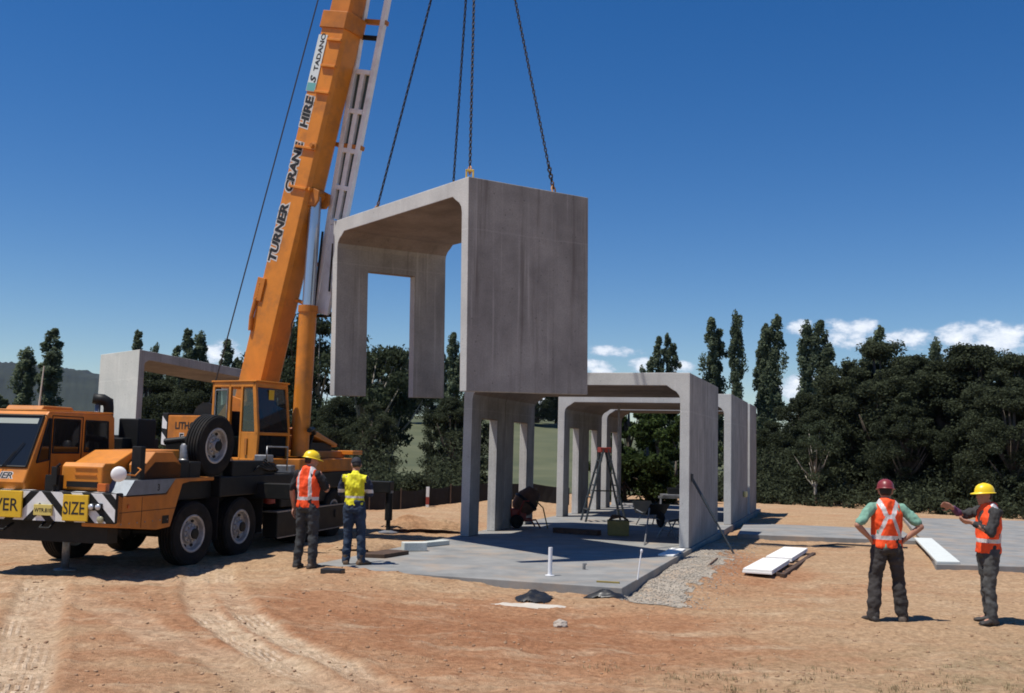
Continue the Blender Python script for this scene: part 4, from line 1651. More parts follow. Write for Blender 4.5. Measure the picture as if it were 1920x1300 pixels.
def boom_section(mb, l0, l1, hh, ww, chamf=.09):
    ring = [(-hh, -ww + chamf), (-hh + chamf * .6, -ww), (hh - .04, -ww), (hh, -ww + .04), (hh, ww - .04), (hh - .04, ww), (-hh + chamf * .6, ww), (-hh, ww - chamf)]
    mb.rings([[Vector((l, a, b)) for a, b in ring] for l in (l0, l1)])


b1 = MB()
boom_section(b1, -.1, 8.62, .345, .29)
BOOM = b1.build('boom', OR, crane, xf=BX, bevel=.01)
b1 = MB()
boom_section(b1, 8.50, 8.86, .385, .33, .11)
b1.build('boom_collar', M['orange_old'], BOOM, xf=BX, bevel=.01)
for (a, e_, hh, ww) in ((8.86, 14.6, .29, .24), (14.6, 18.6, .24, .195), (18.6, BLEN - .1, .19, .15)):
    b1 = MB()
    boom_section(b1, a, e_, hh, ww, .07)
    b1.build('boom_extension', M['orange_old'], BOOM, xf=BX, bevel=.008)
b1 = MB()
for l, hi_ in ((8.22, .06), (7.66, .06), (7.10, .06), (5.90, .24), (5.05, .16)):
    b1.bx(l, l + .05, -.33, hi_, .288, .35)
b1.bx(5.05, 5.12, -.40, -.346, -.27, .30)
b1.build_each('boom_cleat', OR, BOOM, xf=BX, bevel=.006)
b1 = MB()                                             # hose bracket low on the back edge
b1.bx(2.55, 3.05, .20, .42, .10, .33)
b1.path([(1.9, .30, .31), (2.2, .34, .33), (2.6, .36, .30)], .05, 8)
for k in range(6):
    b1.path([(2.62 + .06 * k, .43, .05 + .04 * k), (2.62 + .06 * k, .32, .335)], .018, 6)
b1.build('hose_guide', M['orange_old'], BOOM, xf=BX, bevel=.01)
b1 = MB()
b1.lathe([(0, 0), (.09, 0), (.09, .05), (.045, .06), (.045, .12), (0, .12)], Matrix.Translation((5.98, -.25, .29)), 16)
b1.build('boom_pin', M['orange_old'], BOOM, xf=BX, smooth=True, auto=40)
b1 = MB()
for n_ in (-.2, .14):
    b1.prism([(4.75, -.34), (5.15, -.34), (5.10, -.56), (4.9, -.60), (4.78, -.54)], 2, n_, n_ + .06)
b1.build_each('cylinder_lug', M['orange_old'], BOOM, xf=BX, bevel=.01)


def boom_text(s, size, l0, a0, xs, mats, offs, shear=0.0):
    for k, (m_, of) in enumerate(zip(mats, offs)):
        Mt = BX @ Matrix(((1, 0, 0, l0), (0, 1, 0, a0), (0, 0, 1, .2915 + .0025 * k), (0, 0, 0, 1)))
        text_obj('lettering', s, size, m_, BOOM, Mt, .001, of, xs, shear)


both = ((M['outline'], M['ink']), (.040, .013))
boom_text('TURNER', .29, 3.42, .08, 1.13, *both, shear=.12)
boom_text('CRANE', .29, 4.94, .08, 1.12, *both, shear=.12)
boom_text('HIRE', .29, 6.33, .08, 1.10, *both, shear=.12)
b1 = MB()
b1.bx(7.12, 8.34, .09, .335, .292, .305)
DEC = b1.build('boom_sign', mat('pale_sign', (.60, .66, .66), .5), BOOM, xf=BX)
b1 = MB()
b1.bx(7.13, 7.30, .10, .325, .3055, .3075)
b1.build('sign_block', M['teal'], DEC, xf=BX)
Mt = BX @ Matrix(((1, 0, 0, 7.30), (0, 1, 0, .13), (0, 0, 1, .3085), (0, 0, 0, 1)))
text_obj('lettering', 'S', .22, M['ink'], DEC, Mt, .001, .006, 1.2, .3)
Mt = BX @ Matrix(((1, 0, 0, 7.56), (0, 1, 0, .14), (0, 0, 1, .3085), (0, 0, 0, 1)))
text_obj('lettering', 'TADANO', .165, M['ink'], DEC, Mt, .001, .003, 1.15)
# boom head with sheaves
b1 = MB()
b1.prism([(BLEN - .5, .22), (BLEN + .15, .30), (BLEN + .35, .05), (BLEN + .15, -.45), (BLEN - .5, -.25)], 2, -.24, .24)
HEAD = b1.build('boom_head', M['orange_old'], BOOM, xf=BX, bevel=.02)

# luffing cylinder
P0, P1, P2 = Vector((1.40, 0, 1.66)), Vector((1.46, 0, 4.80)), Vector((1.53, 0, 7.16))
p = MB()
p.path([P0, P0.lerp(P1, .97)], .185, 20)
CYL = sbuild(p, 'lift_cylinder', OR, crane, smooth=True, auto=40)
p = MB()
p.path([P0.lerp(P1, .955), P1], .205, 20)
p.path([Vector((1.1, -.02, 4.95)), Vector((1.45, 0, 4.82))], .04, 8)
sbuild(p, 'gland', M['orange_old'], CYL, smooth=True, auto=40)
p = MB()
p.path([P1.lerp(P0, .05), P2], .13, 18)
sbuild(p, 'cylinder_rod', M['chrome'], CYL, smooth=True, auto=40)
p = MB()
p.path([P2 - Vector((0, .18, 0)), P2 + Vector((0, .18, 0))], .14, 16)
sbuild(p, 'rod_eye', M['orange_old'], CYL, smooth=True, auto=40)
p = MB()
p.path([(1.45, -.3, 4.62), (2.0, -.42, 4.64)], .035, 8)
p.path([(1.28, .16, 4.62), (1.20, .2, 4.4), (1.22, .2, 3.9), (1.27, .17, 3.6)], .012, 6)
sbuild(p, 'cylinder_bracket', BK, CYL)

# stowed fly jib on the far side of the boom
jl0, jl1 = 2.4, 12.5


def jib_pt(l, a, b):
    """l along boom, a across (-1..1), b depth"""
    k = (l - jl0) / (9.4 - jl0)
    cx = -.95 + .50 * k                                 # offset from the boom towards the underside
    hw = .20 + .165 * k
    return Vector((l, cx + a * hw, -.33 + b))


jb = MB()


def bar(l0, a0, l1, a1, wd, b0=-.05, b1_=.05):
    A, B = jib_pt(l0, a0, 0), jib_pt(l1, a1, 0)
    d = (B - A).normalized()
    sx = Vector((-d.y, d.x, 0)) * wd / 2
    vs = []
    for bb in (b0, b1_):
        vs += [A - sx + Vector((0, 0, bb)), A + sx + Vector((0, 0, bb)), B + sx + Vector((0, 0, bb)), B - sx + Vector((0, 0, bb))]
    jb.add(vs, [(3, 2, 1, 0), (4, 5, 6, 7), (0, 1, 5, 4), (1, 2, 6, 5), (2, 3, 7, 6), (3, 0, 4, 7)])


bar(2.6, -.80, 12.4, -.80, .11, -.05, .06)
bar(2.6, .80, 12.4, .80, .12, -.05, .06)
for l in (4.55, 5.30, 6.10, 6.95, 7.80):
    bar(l, -.60, l, .58, .10, -.06, .052)
bar(2.6, .0, 4.5, .0, .30, -.04, .04)
bar(4.62, .02, 7.76, .02, .115, -.05, .045)
JIB = jb.build('fly_jib', M['jib'], crane, xf=BX, bevel=.008)
jd = MB()
A = [jib_pt(4.65, -.7, -.03), jib_pt(4.65, .7, -.03), jib_pt(7.8, .7, -.03), jib_pt(7.8, -.7, -.03)]
jd.add(A, [(0, 1, 2, 3)])
jd.add([p_ + Vector((0, 0, -.02)) for p_ in A], [(3, 2, 1, 0)])
jd.build('jib_web', M['jib_dark'], JIB, xf=BX)
jd = MB()
jd.path([jib_pt(8.55, -.7, 0), jib_pt(8.55, .7, 0)], .055, 10)
jd.path([jib_pt(11.3, -.7, 0), jib_pt(11.3, .7, 0)], .055, 10)
jd.path([jib_pt(3.1, -.9, .1), jib_pt(4.1, -.5, .16)], .02, 6)
jd.path([jib_pt(2.4, .5, .1), jib_pt(4.3, .8, .18)], .025, 6)
jd.build_each('jib_spreader', BK, JIB, xf=BX)
jd = MB()
for l in (3.6, 6.2, 8.9):
    jd.box(((l), (-.34 + jib_pt(l, -.8, 0).y) / 2, -.36), (.09, abs(-.30 - jib_pt(l, -.8, 0).y) + .1, .12))
jd.build_each('jib_hanger', M['orange_old'], JIB, xf=BX)

# ropes: auxiliary line behind the boom, hoist falls, hook block
rp = MB()
rp.path([SF @ Vector((-1.15, 0.1, 2.6)), FT + BD * (BLEN * .99) + UB * .36], .016, 6)
rp.build('winch_rope', M['rope'], crane, xf=CMI)
HOOK = Vector((-.942 * HK, 19.455 * HK, CAM_H + (14.55 - CAM_H) * HK))
rp = MB()
for dx_, dy_ in ((-.10, 0), (.10, 0), (-.04, .08), (.06, -.08)):
    rp.path([HOOK + Vector((dx_, dy_, .75)), TIP + Vector((dx_ + .03, dy_, .1))], .012, 6)
rp.build_each('hoist_rope', M['rope'], crane, xf=CMI)

hk = thing('hook_block', 'hook block above the frame holding the four lifting chains', 'hook', HOOK)
q = MB()
q.prism([(-.28, .25), (-.30, .75), (-.15, .95), (.15, .95), (.30, .75), (.28, .25)], 1, -.12, .12)
q.build('block', M['yellow'], hk, bevel=.02)
q = MB()
q.path([(0, 0, .25), (0, 0, .12), (.08, 0, .05), (.11, 0, -.04), (.06, 0, -.13), (-.04, 0, -.15), (-.11, 0, -.08)], [.05, .05, .05, .05, .045, .035, .02], 10)
q.build('hook', M['steel'], hk, smooth=True)

# ------------------------------------------------------------------ chains
def link_mesh_np(n_seg=10, n_ring=5, pitch=.072, wid=.050, r=.0085):
    pts = []
    hl, hw = pitch / 2 + r * .4, wid / 2 - r
    st = hl - hw
    for k in range(n_seg):
        a = 2 * math.pi * k / n_seg
        x, z = hw * math.cos(a), hw * math.sin(a)
        pts.append((x, z + (st if z >= -1e-9 else -st)))
    V = []
    for k in range(n_seg):
        x0, z0 = pts[k]
        a = math.atan2(z0 - (st if z0 > 0 else -st), x0)
        for j_ in range(n_ring):
            b = 2 * math.pi * j_ / n_ring
            V.append(((x0 + r * math.cos(b) * math.cos(a)), r * math.sin(b), z0 + r * math.cos(b) * math.sin(a)))
    F = []
    for k in range(n_seg):
        for j_ in range(n_ring):
            F.append((k * n_ring + j_, ((k + 1) % n_seg) * n_ring + j_, ((k + 1) % n_seg) * n_ring + (j_ + 1) % n_ring, k * n_ring + (j_ + 1) % n_ring))
    return np.array(V), np.array(F)


LV, LF = link_mesh_np(r=.0115, wid=.064)


def chain_leg(a, b, name_label, lug, thick_tail=0):
    a, b = Vector(a), Vector(b)                     # a: lug on the roof, b: hook
    root = thing('lifting_chain', name_label, 'chain', a, 0, 'chains lifting the hanging frame')
    d = b - a
    L = d.length
    dn = d.normalized()
    s = dn.orthogonal().normalized()
    t = dn.cross(s)
    pitch = .068
    start = .34
    n = int((L - start) / pitch)
    Vs, Fs = [], []
    for k in range(n):
        ang = .4 + (math.pi / 2) * (k % 2)
        u = s * math.cos(ang) + t * math.sin(ang)
        w = dn.cross(u)
        Mx = np.array([u, w, dn])
        sc = 1.5 if k < thick_tail else 1.0
        Vs.append((LV * np.array([sc, sc, 1.0])) @ Mx + np.array(dn * (start + pitch * (k + .5))))
        Fs.append(LF + len(LV) * k)
    mesh_np('chain_links', np.concatenate(Vs), np.concatenate(Fs), M['chain'], root, smooth=True)['kind'] = 'stuff'
    fit = MB()
    if lug == 'plate':
        m3 = HROT.to_4x4()
        fr_ = MB()
        # rectangular ring clutch standing on the roof
        fr_.bx(-.075, -.045, -.025, .025, 0, .24)
        fr_.bx(.045, .075, -.025, .025, 0, .24)
        fr_.bx(-.075, .075, -.025, .025, .215, .25)
        fr_.bx(-.075, .075, -.03, .03, -.01, .05)
        yaw = Matrix.Rotation(R(5), 4, 'Z')
        fr_.build('lifting_lug', M['lug'], root, bevel=.006, xf=yaw)
    else:
        fit.path([Vector((0, 0, -.02)), dn * .10], .032, 8)
        fit.path([dn * .08 + s * .035, dn * .20 + s * .045, dn * .26], .016, 8)
        fit.path([dn * .08 - s * .035, dn * .20 - s * .045, dn * .26], .016, 8)
        fit.build('lifting_clutch', M['lug_rust'], root, smooth=True, auto=50)
    sh_ = MB()
    sh_.path([dn * .18 + s * .0, dn * .30 + t * .035, dn * .37, dn * .30 - t * .035, dn * .18], .014, 8)
    sh_.path([dn * .22 - s * .03, dn * .28, dn * .22 + s * .03], .014, 8)
    sh_.build('shackle', M['lug_rust'] if lug == 'plate' else M['rust'], root, smooth=True)
    return root


def hpt(x, y, z):
    return HLOC + HROT @ (Vector((x, y, z)) * HK)


chain_leg(hpt(-.42, .30, H_), HOOK, 'chain with the yellow square lug at the near corner of the hanging frame', 'plate')
chain_leg(hpt(-.40, LH_ - .45, H_), HOOK, 'chain with rusty fittings at the right end of the hanging frame', 'clutch', 5)
chain_leg(hpt(-W_ + .93, .45, H_), HOOK, 'slanting chain at the left end of the hanging frame roof', 'clutch')
chain_leg(hpt(-W_ + 1.15, LH_ - .5, H_), HOOK, 'near vertical chain hooked behind the roof edge of the hanging frame', 'clutch')

# ================================================================== trailer behind the crane with another unit
TRZ = .93
TL = Vector((-10.05, 28.0, 0))
tr = thing('flatbed_trailer', 'dark flatbed trailer behind the crane carrying a concrete frame', 'trailer', (TL.x, TL.y, -.05), 0)
TB = math.atan2(4.4, 2.45)
Rz = Matrix.Rotation(TB, 4, 'Z')
q = MB()
q.bx(-1.2, 7.2, .3, 1.9 + .6, TRZ - .20, TRZ + .04)
q.build('bed', M['trailer'], tr, bevel=.02, xf=Rz)
q = MB()
q.bx(-1.0, 7.0, .8, 1.0, TRZ - .5, TRZ - .2)
q.bx(-1.0, 7.0, 1.8, 2.0, TRZ - .5, TRZ - .2)
q.build('chassis_rail', BK, tr, xf=Rz)
for x_ in (.2, 1.5, 5.5, 6.4):
    for y_ in (.5, 2.3):
        q = MB()
        q.lathe([(0, -.14), (.20, -.12), (.24, -.14), (.44, -.13), (.47, -.06), (.47, .06), (.44, .13), (.24, .14), (.20, .12), (0, .14)], Rz @ Matrix.Translation((x_, y_, .47)) @ Matrix.Rotation(math.pi / 2, 4, 'X'), 24)
        q.build('wheel', M['rubber'], tr, smooth=True, auto=40)
q = MB()
q.bx(-.6, -.2, .4, 2.2, TRZ + .04, TRZ + 1.15)
q.bx(.0, .35, .35, .8, TRZ + .04, TRZ + .95)
q.build('headboard', M['trailer'], tr, bevel=.02, xf=Rz)
# unit: local x from -W..0 ; wall at x=-W is the sunny side, painted paler
m3 = Matrix.Rotation(TB, 3, 'Z') @ Matrix.Rotation(R(-4), 3, 'X') @ Matrix.Rotation(R(3.5), 3, 'Y')
loc = Vector((TL.x + .08, TL.y, TRZ - .12)) + m3 @ Vector((W_, .35, .08))
unit_obj(me_t, 'precast_unit', loc, m3, 'sunlit precast concrete frame leaning on a trailer behind the crane cab', 'precast concrete frame units')


# ================================================================== people
def skin_union(mb, name, voxel, mats, parent, label_fn=None, smooth_it=4, wrinkle=0.0, wscale=9.0, wstretch=(1, 1, .5), xf=None):
    """union of closed shapes into one continuous surface"""
    o = mb.build(name, mats[0], None)
    rm = o.modifiers.new('r', 'REMESH')
    rm.mode = 'VOXEL'
    rm.voxel_size = voxel
    sm = o.modifiers.new('s', 'SMOOTH')
    sm.factor = .5
    sm.iterations = smooth_it
    me = evaluated(o)
    bpy.data.objects.remove(o)
    me.name = name
    if wrinkle:
        nrm = [v.normal.copy() for v in me.vertices]
        for v, nn in zip(me.vertices, nrm):
            q = Vector((v.co.x * wstretch[0], v.co.y * wstretch[1], v.co.z * wstretch[2])) * wscale
            v.co += nn * wrinkle * (mnoise.fractal(q, 1.0, 2.0, 3))
    me.materials.clear()
    for m in mats:
        me.materials.append(m)
    if label_fn and len(mats) > 1:
        me.polygons.foreach_set('material_index', [label_fn(p.center) for p in me.polygons])
    me.polygons.foreach_set('use_smooth', [True] * len(me.polygons))
    me.update()
    o = bpy.data.objects.new(name, me)
    COL.objects.link(o)
    o.parent = parent
    return o


def oval(mb, secs, seg=20):
    """secs: (cx, cy, z, rx, ry)"""
    s0, s1 = secs[0], secs[-1]
    secs = [(s0[0], s0[1], s0[2], s0[3] * .6, s0[4] * .6)] + list(secs) + [(s1[0], s1[1], s1[2], s1[3] * .6, s1[4] * .6)]
    secs[0] = (s0[0], s0[1], s0[2] - .01, s0[3] * .6, s0[4] * .6)
    secs[-1] = (s1[0], s1[1], s1[2] + .01, s1[3] * .6, s1[4] * .6)
    if secs[0][2] > secs[-1][2]:
        secs = secs[::-1]
    rings = []
    for cx, cy, z, rx, ry in secs:
        rings.append([Vector((cx + rx * math.cos(2 * math.pi * k / seg), cy + ry * math.sin(2 * math.pi * k / seg), z)) for k in range(seg)])
    mb.rings(rings)


def vec(*a):
    return Vector(a)


def hand(mb, wrist, direction, palm_normal, curl=.5, side=1, s=1.0):
    d = Vector(direction).normalized()
    nrm = Vector(palm_normal)
    nrm = (nrm - d * nrm.dot(d)).normalized()
    w = d.cross(nrm).normalized() * side
    wrist = Vector(wrist)
    # palm: three rows side by side
    for k in (-1, 0, 1):
        mb.path([wrist + d * .005 + w * .012 * k, wrist + d * .05 * s + w * .024 * k, wrist + d * .092 * s + w * .027 * k], [.019, .021, .017], 8, round_ends=True)
    for k, L in zip((-1.5, -.5, .5, 1.5), (.062, .078, .084, .074)):
        b = wrist + d * .090 * s + w * .0215 * k
        d1 = (d + nrm * curl * .5).normalized()
        d2 = (d + nrm * curl * 1.5).normalized()
        d3 = (d * .5 + nrm * curl * 2.2).normalized() if curl > .6 else (d + nrm * curl * 2.0).normalized()
        p1 = b + d1 * L * .45
        p2 = p1 + d2 * L * .32
        p3 = p2 + d3 * L * .26
        mb.path([b - d * .015, b, p1, p2, p3], [.0105, .0105, .0098, .009, .008], 7, round_ends=True)
    tb = wrist + d * .028 + w * .030
    p1 = tb + (d * .6 + w * .8).normalized() * .040
    p2 = p1 + (d * .9 + w * .3 + nrm * .5 * curl).normalized() * .032
    p3 = p2 + (d * .95 + nrm * curl).normalized() * .022
    mb.path([tb - w * .012, tb, p1, p2, p3], [.015, .015, .0125, .011, .009], 7, round_ends=True)


def head_shape(mb, c, yaw, tilt=0.0, s=1.0):
    """adds the head; returns its matrix (local: +y is the face, z up, origin at the middle of the head)"""
    Mh = Matrix.Translation(Vector(c)) @ Matrix.Rotation(yaw, 4, 'Z') @ Matrix.Rotation(tilt, 4, 'X') @ Matrix.Scale(s, 4)

    def P(x, y, z):
        return Mh @ Vector((x, y, z))

    def ov(secs, seg=20):
        rings = [[P(cx + rx * math.cos(2 * math.pi * k / seg), cy + ry * math.sin(2 * math.pi * k / seg), z) for k in range(seg)] for cx, cy, z, rx, ry in secs]
        mb.rings(rings)
    ov([(0, .035, -.118, .018, .020), (0, .030, -.112, .036, .042), (0, .020, -.085, .055, .066), (0, .010, -.045, .066, .083), (0, 0, 0, .073, .094), (0, -.004, .04, .075, .098),
        (0, -.006, .075, .068, .088), (0, -.006, .10, .050, .065), (0, -.006, .115, .024, .032)])
    mb.path([P(0, .086, .022), P(0, .106, -.008), P(0, .112, -.026), P(0, .095, -.036)], [.010 * s, .013 * s, .016 * s, .010 * s], 8, round_ends=True)      # nose
    mb.path([P(-.05, .076, .030), P(0, .092, .030), P(.05, .076, .030)], .012 * s, 8, round_ends=True)                                     # brow
    mb.path([P(-.022, .088, -.060), P(0, .095, -.059), P(.022, .088, -.060)], .0085 * s, 8, round_ends=True)                              # lips
    mb.path([P(-.020, .085, -.071), P(0, .092, -.071), P(.020, .085, -.071)], .0085 * s, 8, round_ends=True)
    mb.path([P(0, .075, -.098), P(0, .078, -.106)], .020 * s, 8, round_ends=True)                                                           # chin
    for sx_ in (-1, 1):
        mb.path([P(sx_ * .045, .066, -.028), P(sx_ * .052, .055, -.022)], .018 * s, 8, round_ends=True)                                      # cheek
        mb.path([P(sx_ * .078, -.008, -.030), P(sx_ * .086, -.014, .0), P(sx_ * .084, -.016, .022), P(sx_ * .076, -.006, .026)], .011 * s, 8, round_ends=True)   # ear
    return Mh


def hard_hat(parent, Mh, material, label=None, tilt=0.0):
    q = MB()
    Mx = Mh @ Matrix.Translation((0, -.004, .040)) @ Matrix.Rotation(tilt, 4, 'X')
    prof = [(.0, .118), (.035, .115), (.065, .104), (.092, .080), (.108, .045), (.114, .010), (.1145, 0)]
    n = 28
    rings = []
    for r, h_ in prof:
        rings.append([Mx @ Vector((r * .93 * math.cos(2 * math.pi * k / n), r * 1.16 * math.sin(2 * math.pi * k / n), h_)) for k in range(n)])
    # brim: wider at the front
    for e0, h_ in ((.012, -.004), (.016, -.010)):
        ring = []
        for k in range(n):
            a = 2 * math.pi * k / n
            f_ = max(0, math.sin(a)) ** 1.5
            ring.append(Mx @ Vector(((.1145 + e0) * .93 * math.cos(a), (.1145 + e0) * 1.16 * math.sin(a) + .048 * f_, h_ - .012 * f_)))
        rings.append(ring)
    rings.append([Mx @ Vector((.105 * .93 * math.cos(2 * math.pi * k / n), .105 * 1.16 * math.sin(2 * math.pi * k / n), -.006)) for k in range(n)])
    q.rings(rings[::-1])
    for x_ in (-.022, 0, .022):
        q.path([Mx @ Vector((x_, -.115, .040)), Mx @ Vector((x_, -.075, .092)), Mx @ Vector((x_, 0, .117)), Mx @ Vector((x_, .075, .092)), Mx @ Vector((x_, .115, .040))], .007, 6, round_ends=True)
    return q.build('hard_hat', material, parent, smooth=True, label=label)


def person(label, loc, yaw, J, wear, head_yaw=0.0, head_tilt=0.0, group=None, height=1.78):
    """J: joints in a frame where +y is forward, x to the right, metres for a 1.78 m body"""
    root = thing('person', label, 'person', loc, yaw, group)
    root.scale = (height / 1.78,) * 3
    sh = {s: Vector(J['shoulder'][s]) for s in 'lr'}
    elb = {s: Vector(J['elbow'][s]) for s in 'lr'}
    wr = {s: Vector(J['wrist'][s]) for s in 'lr'}
    hip = {s: Vector(J['hip'][s]) for s in 'lr'}
    kn = {s: Vector(J['knee'][s]) for s in 'lr'}
    an = {s: Vector(J['ankle'][s]) for s in 'lr'}
    pel, chest, neck, headc = Vector(J['pelvis']), Vector(J['chest']), Vector(J['neck']), Vector(J['head'])
    sg = {'l': -1, 'r': 1}

    def torso(mb, k, top=True, zlo=None):
        secs = []
        for z, rx, ry in ((pel.z - .08, .150, .105), (pel.z, .165, .115), (pel.z + .12, .150, .102), (pel.z + .26, .158, .110), (chest.z, .172, .118), (chest.z + .10, .170, .105), (chest.z + .17, .120, .080)):
            if zlo is not None and z < zlo:
                continue
            f = (z - pel.z) / (neck.z - pel.z)
            c = pel.lerp(neck, max(0, f)) if f > 0 else pel
            secs.append((c.x, c.y, z, rx + k, ry + k))
        oval(mb, secs)

    # body: one continuous skin surface
    b = MB()
    torso(b, -.012)
    b.path([neck - Vector((0, .0, .08)), neck, headc + Vector((0, -.015, -.06))], [.068, .058, .056], 12, round_ends=True)
    Mh = head_shape(b, headc, head_yaw, head_tilt)
    for s in 'lr':
        b.path([sh[s] * .75 + chest * .25 + Vector((0, 0, .02)), sh[s], sh[s].lerp(elb[s], .4), elb[s]], [.05, .055, .047, .040], 10, round_ends=True)
        b.path([elb[s], elb[s].lerp(wr[s], .3), wr[s]], [.040, .042, .027], 10, round_ends=True)
        b.path([hip[s], hip[s].lerp(kn[s], .35), kn[s]], [.085, .082, .056], 12, round_ends=True)
        b.path([kn[s], kn[s].lerp(an[s], .3), an[s]], [.056, .056, .038], 10, round_ends=True)
        hd = J['handdir'][s]
        hand(b, wr[s], hd[0], hd[1], hd[2], J.get('thumb', {'l': 1, 'r': -1})[s])
        ft = Vector(J['footdir'][s])
        b.path([an[s] + Vector((0, 0, -.03)), an[s] + ft * .10 + Vector((0, 0, -.05))], [.036, .03], 8, round_ends=True)

    hair_z = -.02

    def lab(c):
        return 0
    body = skin_union(b, 'body', .0085, [M['skin']], root, smooth_it=3)
    # hair cap
    if wear.get('hair', True):
        hr = MB()
        rings = []
        for cx, cy, z, rx, ry in [(0, -.030, -.055, .050, .062), (0, -.022, -.03, .069, .078), (0, -.014, .01, .078, .090), (0, -.008, .05, .080, .100), (0, -.006, .085, .068, .088), (0, -.006, .118, .03, .04)]:
            rings.append([Mh @ Vector((cx + rx * math.cos(2 * math.pi * k / 18), cy + ry * math.sin(2 * math.pi * k / 18) - (.012 if math.sin(2 * math.pi * k / 18) > .3 else 0), z)) for k in range(18)])
        hr.rings(rings)
        hr.build('hair', M['hair'], root, smooth=True)
    # trousers
    t = MB()
    oval(t, [(pel.x, pel.y, pel.z - .10, .175, .130), (pel.x, pel.y, pel.z, .180, .130), (pel.x, pel.y, pel.z + .10, .168, .120)])
    fl = wear.get('flare', 0.0)
    hem = wear.get('hem', .05)
    for s in 'lr':
        bot = an[s] + Vector((0, 0, -.03)) if abs(an[s].z - .09) < .05 else an[s]
        d_ = (an[s] - kn[s])
        t.path([hip[s] + Vector((0, 0, .02)), hip[s].lerp(kn[s], .4), kn[s] + Vector((0, 0, .02))], [.106, .100, .078], 14, round_ends=True)
        t.path([kn[s] + Vector((0, 0, .02)), kn[s].lerp(bot, .25), kn[s].lerp(bot, .55), bot], [.078, .076 + fl, .074 + fl * 1.1, .068 + fl * .4], 14, round_ends=True)
    skin_union(t, 'trousers', .013, [wear['trousers']], root, smooth_it=4, wrinkle=.017, wscale=9, wstretch=(1, 1, 1.2))
    if wear.get('belt'):
        q = MB()
        n = 28
        q.rings([[Vector((pel.x + (.172 + e_) * math.cos(2 * math.pi * k / n), pel.y + (.124 + e_) * math.sin(2 * math.pi * k / n), pel.z + z_)) for k in range(n)] for e_, z_ in ((0, .05), (.012, .052), (.012, .088), (0, .09))])
        q.build('belt', M['leather'], root, smooth=True)
    # boots
    for s in 'lr':
        ft = Vector(J['footdir'][s]).normalized()
        sd = Vector((ft.y, -ft.x, 0))
        q = MB()
        bz_ = an[s].z - .09
        prof = [(-.085, .040, .050), (-.06, .050, .075), (.0, .050, .085), (.06, .052, .070), (.12, .056, .050), (.165, .050, .042), (.195, .030, .032)]
        rings = []
        for f_, hw, ht in prof:
            c_ = Vector((an[s].x, an[s].y, bz_)) + ft * f_
            rings.append([c_ + sd * hw * math.cos(a) + Vector((0, 0, max(.004, ht * .5 + ht * .62 * math.sin(a)))) for a in [2 * math.pi * k / 14 for k in range(14)]])
        q.rings(rings)
        q.path([Vector((an[s].x, an[s].y, bz_ + .06)) - ft * .01, Vector((an[s].x, an[s].y, bz_ + .16)) - ft * .015], [.056, .054], 12)
        q.build('boot', wear['boots'], root, smooth=True, auto=60)
    # shirt: torso plus sleeves
    shm = MB()
    torso(shm, .010)
    for s in 'lr':
        sl = wear.get('sleeve', .55)
        e_ = sh[s].lerp(elb[s], min(1, sl / .5)) if sl <= .5 else elb[s]
        shm.path([chest * .45 + sh[s] * .55 + Vector((0, 0, .03)), sh[s] + Vector((-sg[s] * .012, 0, .0)), sh[s].lerp(e_, .5), e_], [.060, .072, .066, .060], 12, round_ends=True)
        if sl > .5:
            w_ = elb[s].lerp(wr[s], (sl - .5) / .5)
            shm.path([elb[s], elb[s].lerp(w_, .5), w_], [.052, .046, .040], 12, round_ends=True)
    shm.path([neck - Vector((0, 0, .07)), neck - Vector((0, .005, .005))], [.088, .070], 12, round_ends=True)
    skin_union(shm, 'shirt', .012, wear['shirt'], root, label_fn=wear.get('shirt_fn'), smooth_it=3, wrinkle=.022, wscale=13)
    if wear.get('vest'):
        vm = MB()
        secs = []
        zz = wear.get('vest_lo', pel.z - .06)
        for z, rx, ry in ((zz, .192, .140), (pel.z + .06, .186, .134), (pel.z + .2, .186, .134), (chest.z - .08, .194, .142), (chest.z + .04, .194, .138), (chest.z + .12, .176, .118), (chest.z + .185, .128, .100), (chest.z + .215, .098, .088)):
            f = (z - pel.z) / (neck.z - pel.z)
            c = pel.lerp(neck, max(0, f)) if f > 0 else pel
            secs.append((c.x, c.y, z, rx, ry))
        oval(vm, secs, 26)
        skin_union(vm, 'vest', .0085, wear['vest'], root, label_fn=wear['vest_fn'], smooth_it=3, wrinkle=.020, wscale=10, wstretch=(1, 1, .55))
    if wear.get('hat'):
        hard_hat(root, Mh, wear['hat'], tilt=wear.get('hat_tilt', 0))
    if wear.get('cap'):
        q = MB()
        n = 20
        rings = []
        for r_, h_ in [(.0, .135), (.04, .130), (.072, .108), (.086, .07), (.09, .03), (.089, .018)]:
            rings.append([Mh @ Vector((r_ * .95 * math.cos(2 * math.pi * k / n), -.006 + r_ * 1.16 * math.sin(2 * math.pi * k / n), h_)) for k in range(n)])
        q.rings(rings[::-1])
        q.rings([[Mh @ Vector((.075 * x_, y_, z_)) for x_, y_, z_ in ((-1, .08, .028), (-.7, .15, .015), (0, .172, .012), (.7, .15, .015), (1, .08, .028))], [Mh @ Vector((.075 * x_, y_, z_ + .006)) for x_, y_, z_ in ((-1, .08, .028), (-.7, .15, .015), (0, .172, .012), (.7, .15, .015), (1, .08, .028))]])
        q.build('cap', wear['cap'], root, smooth=True)
    return root


def vest_back_fn(p, pz, cz):
    """silver tape: belt band, and on the back two sloping tapes (yoke V above, A below)"""
    x, y, z = p
    if pz + .075 < z < pz + .125:
        return 1
    if y < .02:
        if cz - .02 < z < cz + .30 and abs(abs(x) - .045 - (z - (cz + .02)) * .38) < .030 and z > cz + .01:
            return 1
        if pz + .12 <= z <= cz + .02 and abs(abs(x) - .03 - ((cz + .02) - z) * .42) < .024:
            return 1
        if abs(z - cz) < .025 and abs(x) < .05:
            return 1
    return 0


